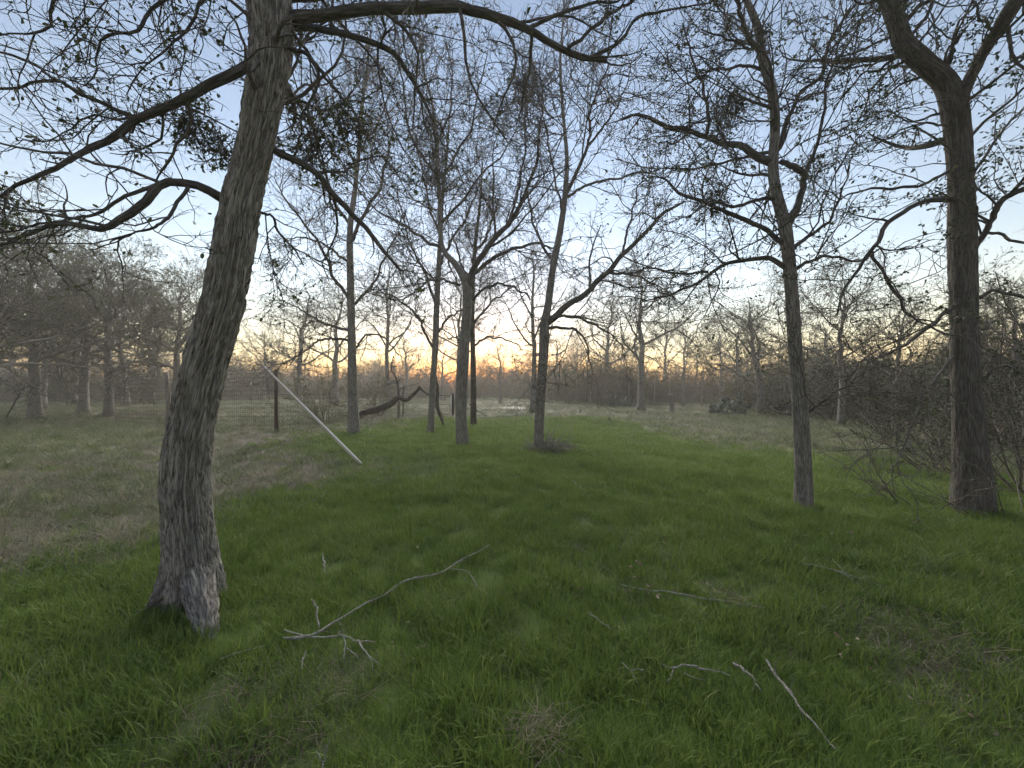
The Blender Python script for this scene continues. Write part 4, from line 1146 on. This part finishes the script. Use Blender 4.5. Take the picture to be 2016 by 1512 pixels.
# ------------------------------------------------------------------ fallen trunk, slab and logs
def gpath(pts):
    """[(px, py, depth, width_px)]"""
    return limbpts(pts, 40, np.random.RandomState(1), 0.01)
fp = fpoint(715, 17.5)
t = thing('fallen_tree', 'dark fallen trunk arching over the ground behind the pale trunked tree', 'fallen tree', fp)
P, Rr = gpath([(690, 838, 17.0, 16), (712, 815, 17.3, 14), (745, 806, 17.5, 13), (770, 795, 17.8, 12), (785, 783, 18, 10), (800, 788, 18, 8), (815, 775, 18, 7), (828, 762, 18, 6)])
put('trunk', tubes(P[None], Rr[None], 14, bark_disp(0.02, 14, 0.2, 2), True), DARKBARK, t, fp)
P, Rr = gpath([(826, 761, 18, 6), (840, 775, 17.5, 5), (856, 783, 17, 5), (862, 810, 16, 5), (868, 822, 15.6, 5), (874, 838, 15.3, 3)])
put('limb', tubes(P[None], Rr[None], 8, None, True), DARKBARK, t, fp)
P, Rr = gpath([(858, 740, 15.6, 5), (862, 770, 15.6, 6), (860, 795, 15.6, 8), (866, 815, 15.5, 6), (875, 838, 15.3, 3)])
put('limb', tubes(P[None], Rr[None], 8, None, True), DARKBARK, t, fp)
P, Rr = gpath([(785, 783, 18, 6), (782, 750, 18.2, 4), (770, 725, 18.4, 3), (775, 700, 18.5, 2)])
P2, R2 = spawn(np.random.RandomState(4), P[None], Rr[None], 5, 0.1, (0.6, 1.3), (0.5, 1.3), 0.6, 0.006, 7, 0.25, (0, 0, -0.08))
P3, R3 = spawn(np.random.RandomState(5), P2, R2, 5, 0.1, (0.6, 1.3), (0.2, 0.5), 0.6, 0.005, 5, 0.25, (0, 0, -0.05))
put('branches', join([tubes(P[None], Rr[None], 6), tubes(P2, R2, 4), tubes(P3, R3, 3)]), BARKT, t, fp)['kind'] = 'stuff'

s0, s1, s2, s3 = fpoint(948, 26.0), fpoint(1036, 26.0), fpoint(1036, 30), fpoint(955, 30)
cen = (s0 + s1 + s2 + s3) / 4
bm = bmesh.new()
vs0 = [bm.verts.new(Vector(q_ - cen + [0, 0, -0.1])) for q_ in (s0, s1, s2, s3)]
f = bm.faces.new(vs0)
ex = bmesh.ops.extrude_face_region(bm, geom=[f])
for v in [e for e in ex['geom'] if isinstance(e, bmesh.types.BMVert)]: v.co.z += 0.17
bmesh.ops.recalc_face_normals(bm, faces=bm.faces[:])
bmesh.ops.bevel(bm, geom=bm.edges[:], offset=0.03, segments=2, affect='EDGES')
me = bpy.data.meshes.new('concrete_slab'); bm.to_mesh(me); bm.free(); me.materials.append(CONC)
tag(link('concrete_slab', me, None, cen), 'pale concrete slab on the ground beyond the far lawn edge', 'slab')

def lying(name, label, cat, pts, mat, lift=0.03, seed=0, sides=8, parts=(), group=None, n=24, twig=9.0, thin=0.54):
    """a stick or log on the ground: pts [(px, py, width_px, lift)]"""
    rng = np.random.RandomState(seed)
    def path(ps, n=n):
        rows = []
        for (x, y, wpx, hz) in ps:
            hz = hz * 0.8
            d = depth(y) * (1 - hz / CAM_H)
            p = pix(x, y, d); rows.append([*p, wpx / FPX * d * 0.5 * thin / math.hypot(1.0, (x - 1008.0) / FPX) ** 0.5])
        c = catmull(rows, n)
        kink = np.repeat(rng.normal(0, 1, (n // 3 + 1, 3)), 3, 0)[:n - 1]
        c[1:, :3] += rng.normal(0, c[:, 3].mean() * 0.25, (n - 1, 3)) + kink * c[:, 3].mean() * 0.9
        knob = 1 + 0.5 * (rng.rand(n) < 0.12)
        return c[:, :3], np.maximum(c[:, 3] * rng.uniform(0.85, 1.15, n) * knob, 0.0013)
    P, Rr = path(pts)
    base = P[0].copy(); base[2] = 0
    t = thing(name, label, cat, base, group)
    put('main_stem', tubes(P[None], Rr[None], sides, None, True, seed), mat, t, base)
    if twig and depth(pts[0][1]) < 6:
        tp_, tr_ = spawn(rng, P[None], Rr[None], twig, 0.1, (0.4, 1.2), (0.04, 0.20), 0.5, 0.0012, 6, 0.22, (0, 0, 0.0), rmaxabs=0.003)
        if len(tp_): put('twigs', tubes(tp_, tr_, 4), mat, t, base)
    for q_ in parts:
        P_, R_2 = path(q_, 10)
        put('side_branch', tubes(P_[None], R_2[None], 6, None, True, seed + 3), mat, t, base)
    return t
lying('log', 'long pale log lying in front of the concrete slab', 'log', [(946, 821, 4, .08), (985, 818.5, 4, .1), (1020, 816.5, 4, .1), (1032, 815, 3, .12)], STICK, seed=4,
      parts=[[(1020, 817, 3, .1), (1028, 806, 3, .35), (1022, 801, 2, .45)], [(1025, 816, 2, .1), (1034, 811, 2, .25), (1041, 815, 2, .1)]])
lying('stick', 'dark stick slanting between the two trunks before the slab', 'stick', [(918, 790, 4, .8), (935, 804, 4, .4), (955, 818, 3, .1)], DARKBARK, seed=6)

# leaning white board
WOODP = bark('pale_weathered_wood', (0.36, 0.32, 0.265), (0.62, 0.58, 0.50), (0.45, 0.45, 0.40), sc=60, st=0.03, bump=0.3, lichen_amt=0.35)
bt = pix(517, 719, 12.3); bb = gpt(713, 917, 0.0)
d_ = (bt - bb) / np.linalg.norm(bt - bb)
wb = thing('leaning_board', 'long pale board leaning up against the fence wire', 'board', bb)
boxmesh('plank', bb, bt, 0.05, 0.05, WOODP, wb, bb)
boxmesh('edge_strip', bb + d_ * 0.01 + [0.012, -0.02, 0.02], bt - d_ * 0.01 + [0.012, -0.02, 0.02], 0.014, 0.03, WHITE, wb, bb)

# ------------------------------------------------------------------ fallen sticks on the lawn
GS = 'fallen sticks on the lawn'
lying('fallen_branch', 'largest pale fallen branch, forking many times on the near lawn', 'branch',
      [(557, 1256, 7, .05), (590, 1254, 9, .06), (620, 1246, 9, .07), (650, 1228, 8, .07), (715, 1190, 7, .07), (760, 1168, 6, .06), (792, 1144, 6, .06), (850, 1134, 5, .06), (885, 1118, 5, .06), (910, 1100, 4, .07), (940, 1086, 3, .09), (963, 1073, 2, .1)],
      STICK, seed=1, parts=[
       [(560, 1240, 5, .06), (580, 1246, 6, .06), (600, 1250, 7, .06)],
       [(628, 1236, 6, .07), (622, 1210, 6, .12), (624, 1190, 6, .16), (617, 1178, 5, .2)],
       [(610, 1254, 7, .06), (645, 1254, 7, .08), (668, 1250, 7, .09), (672, 1240, 4, .12)],
       [(668, 1250, 6, .09), (690, 1258, 5, .08), (715, 1262, 5, .07), (738, 1267, 3, .05)],
       [(675, 1252, 5, .08), (680, 1272, 5, .06), (677, 1300, 4, .03)],
       [(705, 1260, 6, .07), (720, 1285, 5, .06), (732, 1305, 4, .05), (732, 1322, 3, .03)],
       [(720, 1286, 4, .06), (740, 1302, 3, .05), (750, 1312, 2, .04)],
       [(885, 1120, 3, .06), (915, 1122, 3, .06), (928, 1135, 3, .05), (942, 1160, 2, .04)],
       [(682, 1276, 3, .06), (700, 1288, 3, .05), (705, 1296, 2, .04)]], group=None)
lying('fallen_stick', 'short pale stick just below the largest fallen branch', 'stick', [(603, 1280, 5, .05), (597, 1300, 6, .04), (594, 1326, 5, .02)], STICK, seed=2, group=GS)
lying('fallen_stick', 'short pale stick standing up above the largest fallen branch', 'stick', [(644, 1134, 4, .02), (638, 1110, 5, .06), (635, 1090, 4, .1)], STICK, seed=3, group=GS)
lying('fallen_stick', 'long thin stick crossing the dark twig patch on the lawn', 'stick', [(1221, 1150, 2, .07), (1260, 1158, 4, .06), (1320, 1166, 5, .06), (1390, 1178, 5, .05), (1450, 1188, 4, .05), (1508, 1195, 3, .05)], STICK, seed=4, group=GS)
lying('fallen_stick', 'thin forked stick on the lawn below the slender tree', 'stick', [(1580, 1110, 2, .1), (1640, 1121, 3, .1), (1690, 1137, 3, .08), (1752, 1158, 2, .06)], STICK, seed=5, group=GS,
      parts=[[(1640, 1121, 3, .1), (1672, 1137, 3, .08), (1690, 1150, 2, .06), (1703, 1167, 2, .05)], [(1668, 1132, 2, .08), (1650, 1112, 2, .12), (1640, 1102, 2, .14)]])
lying('fallen_stick', 'short dark ended stick in the middle of the near lawn', 'stick', [(1158, 1205, 5, .06), (1175, 1219, 5, .05), (1200, 1236, 3, .04)], STICK, seed=6, group=GS)
lying('fallen_stick', 'small crooked pale stick right of the dead grass clump', 'stick', [(1225, 1305, 4, .06), (1240, 1318, 4, .06), (1258, 1318, 4, .07), (1268, 1322, 3, .07)], STICK, seed=7, group=GS,
      parts=[[(1240, 1318, 3, .06), (1250, 1335, 3, .05), (1260, 1352, 2, .03)]])
lying('fallen_stick', 'lichen covered stick lying level on the near lawn', 'stick', [(1300, 1305, 4, .06), (1325, 1315, 6, .06), (1350, 1312, 7, .06), (1380, 1316, 7, .05), (1408, 1322, 6, .05), (1440, 1330, 3, .04)], STICK, seed=8, group=GS,
      parts=[[(1326, 1315, 5, .06), (1320, 1335, 4, .05), (1312, 1345, 3, .04)], [(1345, 1325, 3, .06), (1370, 1335, 3, .05), (1390, 1338, 2, .05)]])
lying('fallen_stick', 'shorter of two slanting lichen covered sticks', 'stick', [(1443, 1304, 9, .06), (1462, 1315, 9, .06), (1478, 1332, 8, .05), (1503, 1366, 4, .03)], STICK, seed=9, group=GS)
lying('fallen_stick', 'longer of two slanting lichen covered sticks', 'stick', [(1508, 1298, 5, .09), (1520, 1318, 9, .08), (1545, 1350, 9, .07), (1580, 1398, 8, .06), (1615, 1440, 6, .05), (1650, 1482, 4, .03)], STICK, seed=10, group=GS)
lying('fallen_stick', 'small forked pale twig at the bottom edge', 'stick', [(632, 1530, 6, .03), (638, 1500, 6, .05), (645, 1470, 4, .1)], STICK, seed=11, group=GS,
      parts=[[(638, 1500, 4, .05), (628, 1488, 4, .08), (622, 1476, 3, .1)]])
lying('fallen_stick', 'thin stick in the grass below the big leaning tree', 'stick', [(432, 1298, 3, .06), (470, 1284, 3, .07), (520, 1272, 2, .07)], STICK, seed=12, group=GS)
lying('fallen_stick', 'thin pale stick on the far side of the lawn centre', 'stick', [(1110, 935, 2, .06), (1138, 955, 2, .06), (1160, 978, 2, .05)], STICK, seed=13, group=GS)
lying('fallen_stick', 'crooked twig on the brown ground right of the leaning tree', 'stick', [(570, 1004, 3, .05), (605, 990, 3, .06), (632, 978, 3, .06), (642, 966, 2, .08)], STICK, seed=14, group=GS)
lying('fallen_pole', 'broken pale pole tipped against the brush right of the slender tree', 'pole', [(1663, 776, 4, 1.2), (1680, 800, 5, .75), (1706, 828, 4, .1)], STICK, seed=15)

# pile of twigs at the foot of the forked tree, and dead grass clumps
def twig_pile(name, label, cat, x, y, rad, n, ln, rr, mat, seed, h=0.1, up=0.15):
    rng = np.random.RandomState(seed)
    p = gpt(x, y); p[2] = float(gz(p[0], p[1]))
    a = rng.uniform(0, 6.283, n); r = rad * np.sqrt(rng.rand(n))
    S = np.stack([r * np.cos(a), r * np.sin(a) * 0.7, rng.uniform(0, h, n)], -1)
    az = rng.uniform(0, 6.283, n)
    D = np.stack([np.cos(az), np.sin(az), np.abs(rng.normal(0, up, n))], -1)
    P, Rr = grow(rng, S, D, rng.uniform(ln[0], ln[1], n), rng.uniform(rr[0], rr[1], n), 7, 0.16, (0, 0, -0.02))
    P[..., 2] = np.maximum(P[..., 2], 0.004)
    tv = tubes(P, Rr, 4)
    o = link(name, mesh_from(name, tv[0], tv[1], mat, {'barkco': tv[2]}), None, p)
    tag(o, label, cat, kind='stuff' if cat == 'dead grass' else None)
    return o
tp = twig_pile('twig_pile', 'heap of dead twigs at the foot of the forked tree', 'twig pile', 1084, 890, 0.5, 130, (0.2, 0.75), (0.005, 0.016), BARK2, 21, 0.2, 0.4)
twig_pile('dead_grass_clump', 'clump of dead straw on the lawn at the bottom edge', 'dead grass', 1050, 1450, 0.16, 170, (0.05, 0.15), (0.0012, 0.0024), STRAW, 22, 0.06, 0.35)
twig_pile('dead_grass_clump', 'dark patch of dead stems under the long thin stick', 'dead grass', 1435, 1183, 0.15, 90, (0.08, 0.2), (0.0012, 0.002), STRAW, 23, 0.04, 0.3)
twig_pile('dead_grass_clump', 'wide patch of flattened straw on the right of the lawn', 'dead grass', 1770, 1245, 0.45, 420, (0.08, 0.2), (0.0012, 0.0024), STRAW, 24, 0.05, 0.25)
twig_pile('dead_grass_clump', 'scattered straw on the worn patch at the lower left', 'dead grass', 540, 1400, 0.42, 240, (0.06, 0.2), (0.001, 0.002), STRAW, 25, 0.04, 0.3)
twig_pile('dead_grass_clump', 'tiny heap of dead leaves in the middle of the lawn', 'dead grass', 1132, 1083, 0.12, 60, (0.05, 0.14), (0.001, 0.002), STRAW, 26, 0.05, 0.3)

# long arching dry weeds on the rough ground, and fallen leaves
rng = np.random.RandomState(31)
ARC = [blades(rng, 14, 0.05, 0.34, 0.0042, 0.5, 1.1, STRAW, 't', segs=5) for _ in range(5)]
make_scatter('dry_weeds', 'pale arching dry weeds scattered over the rough ground', ARC, lambda d: min(34, 150 / d), 1.4, 34,
             lambda L, B, x, y: np.clip((1 - L) * (0.45 + 0.55 * (fbm2(x, y, 1.4, 14.0) > 0.5)), 0, 1) * (y > 3.3) * (np.abs(x - 0.6) > 1.2 + 0 * y) * ((x < 0) | (y > 5)), 0.4, 0.95, 0.3, 8)
def flakes(seed):
    rg = np.random.RandomState(seed)
    P = np.concatenate([rg.uniform(-0.25, 0.25, (16, 1, 2)), np.full((16, 1, 1), 0.015)], -1)
    P = np.concatenate([P, P + np.concatenate([rg.normal(0, 0.02, (16, 1, 2)), rg.uniform(0.0, 0.03, (16, 1, 1))], -1)], 1)
    v, p = leaves(rg, P, 16, 0.035, droop=0.4, shape=6)
    v[:, 2] = np.maximum(v[:, 2], 0.006) + 0.03 * rg.rand(len(v)) * 0
    return bpy.data.objects.new('f', mesh_from('f', v, p, LITTER))
LITTER = leafmat('leaf_litter', (0.14, 0.10, 0.065), (0.30, 0.24, 0.17), 0.1)
make_scatter('leaf_litter', 'small brown fallen leaves lying in the grass', [flakes(k) for k in range(4)], lambda d: min(7, 30 / d), 0.6, 16,
             lambda L, B, x, y: 0.25 + 0.75 * B, 0.7, 1.1, 0.3, 9)
bpy.data.objects['dry_weeds']['category'] = 'weeds'
bpy.data.objects['leaf_litter']['category'] = 'leaves'


# ------------------------------------------------------------------ evening haze
hz = bpy.data.meshes.new('haze')
bmh = bmesh.new(); bmesh.ops.create_cube(bmh, size=1.0)
for v in bmh.verts: v.co = Vector((v.co.x * 352, 4 + v.co.y * 352, -1.2 + (v.co.z + 0.5) * 18.5))
bmh.to_mesh(hz); bmh.free()
hm = bpy.data.materials.new('evening_haze'); hm.use_nodes = True
hn = hm.node_tree.nodes; hn.remove(hn['Principled BSDF'])
pv = hn.new('ShaderNodeVolumePrincipled')
pv.inputs['Color'].default_value = (0.95, 0.91, 0.82, 1)
pv.inputs['Density'].default_value = 0.0024
pv.inputs['Anisotropy'].default_value = 0.35
hm.node_tree.links.new(pv.outputs[0], hn['Material Output'].inputs['Volume'])
hz.materials.append(hm)
ho = link('haze', hz)
tag(ho, 'thin evening haze hanging over the whole clearing', 'haze', kind='stuff')
scene.cycles.volume_bounces = 0
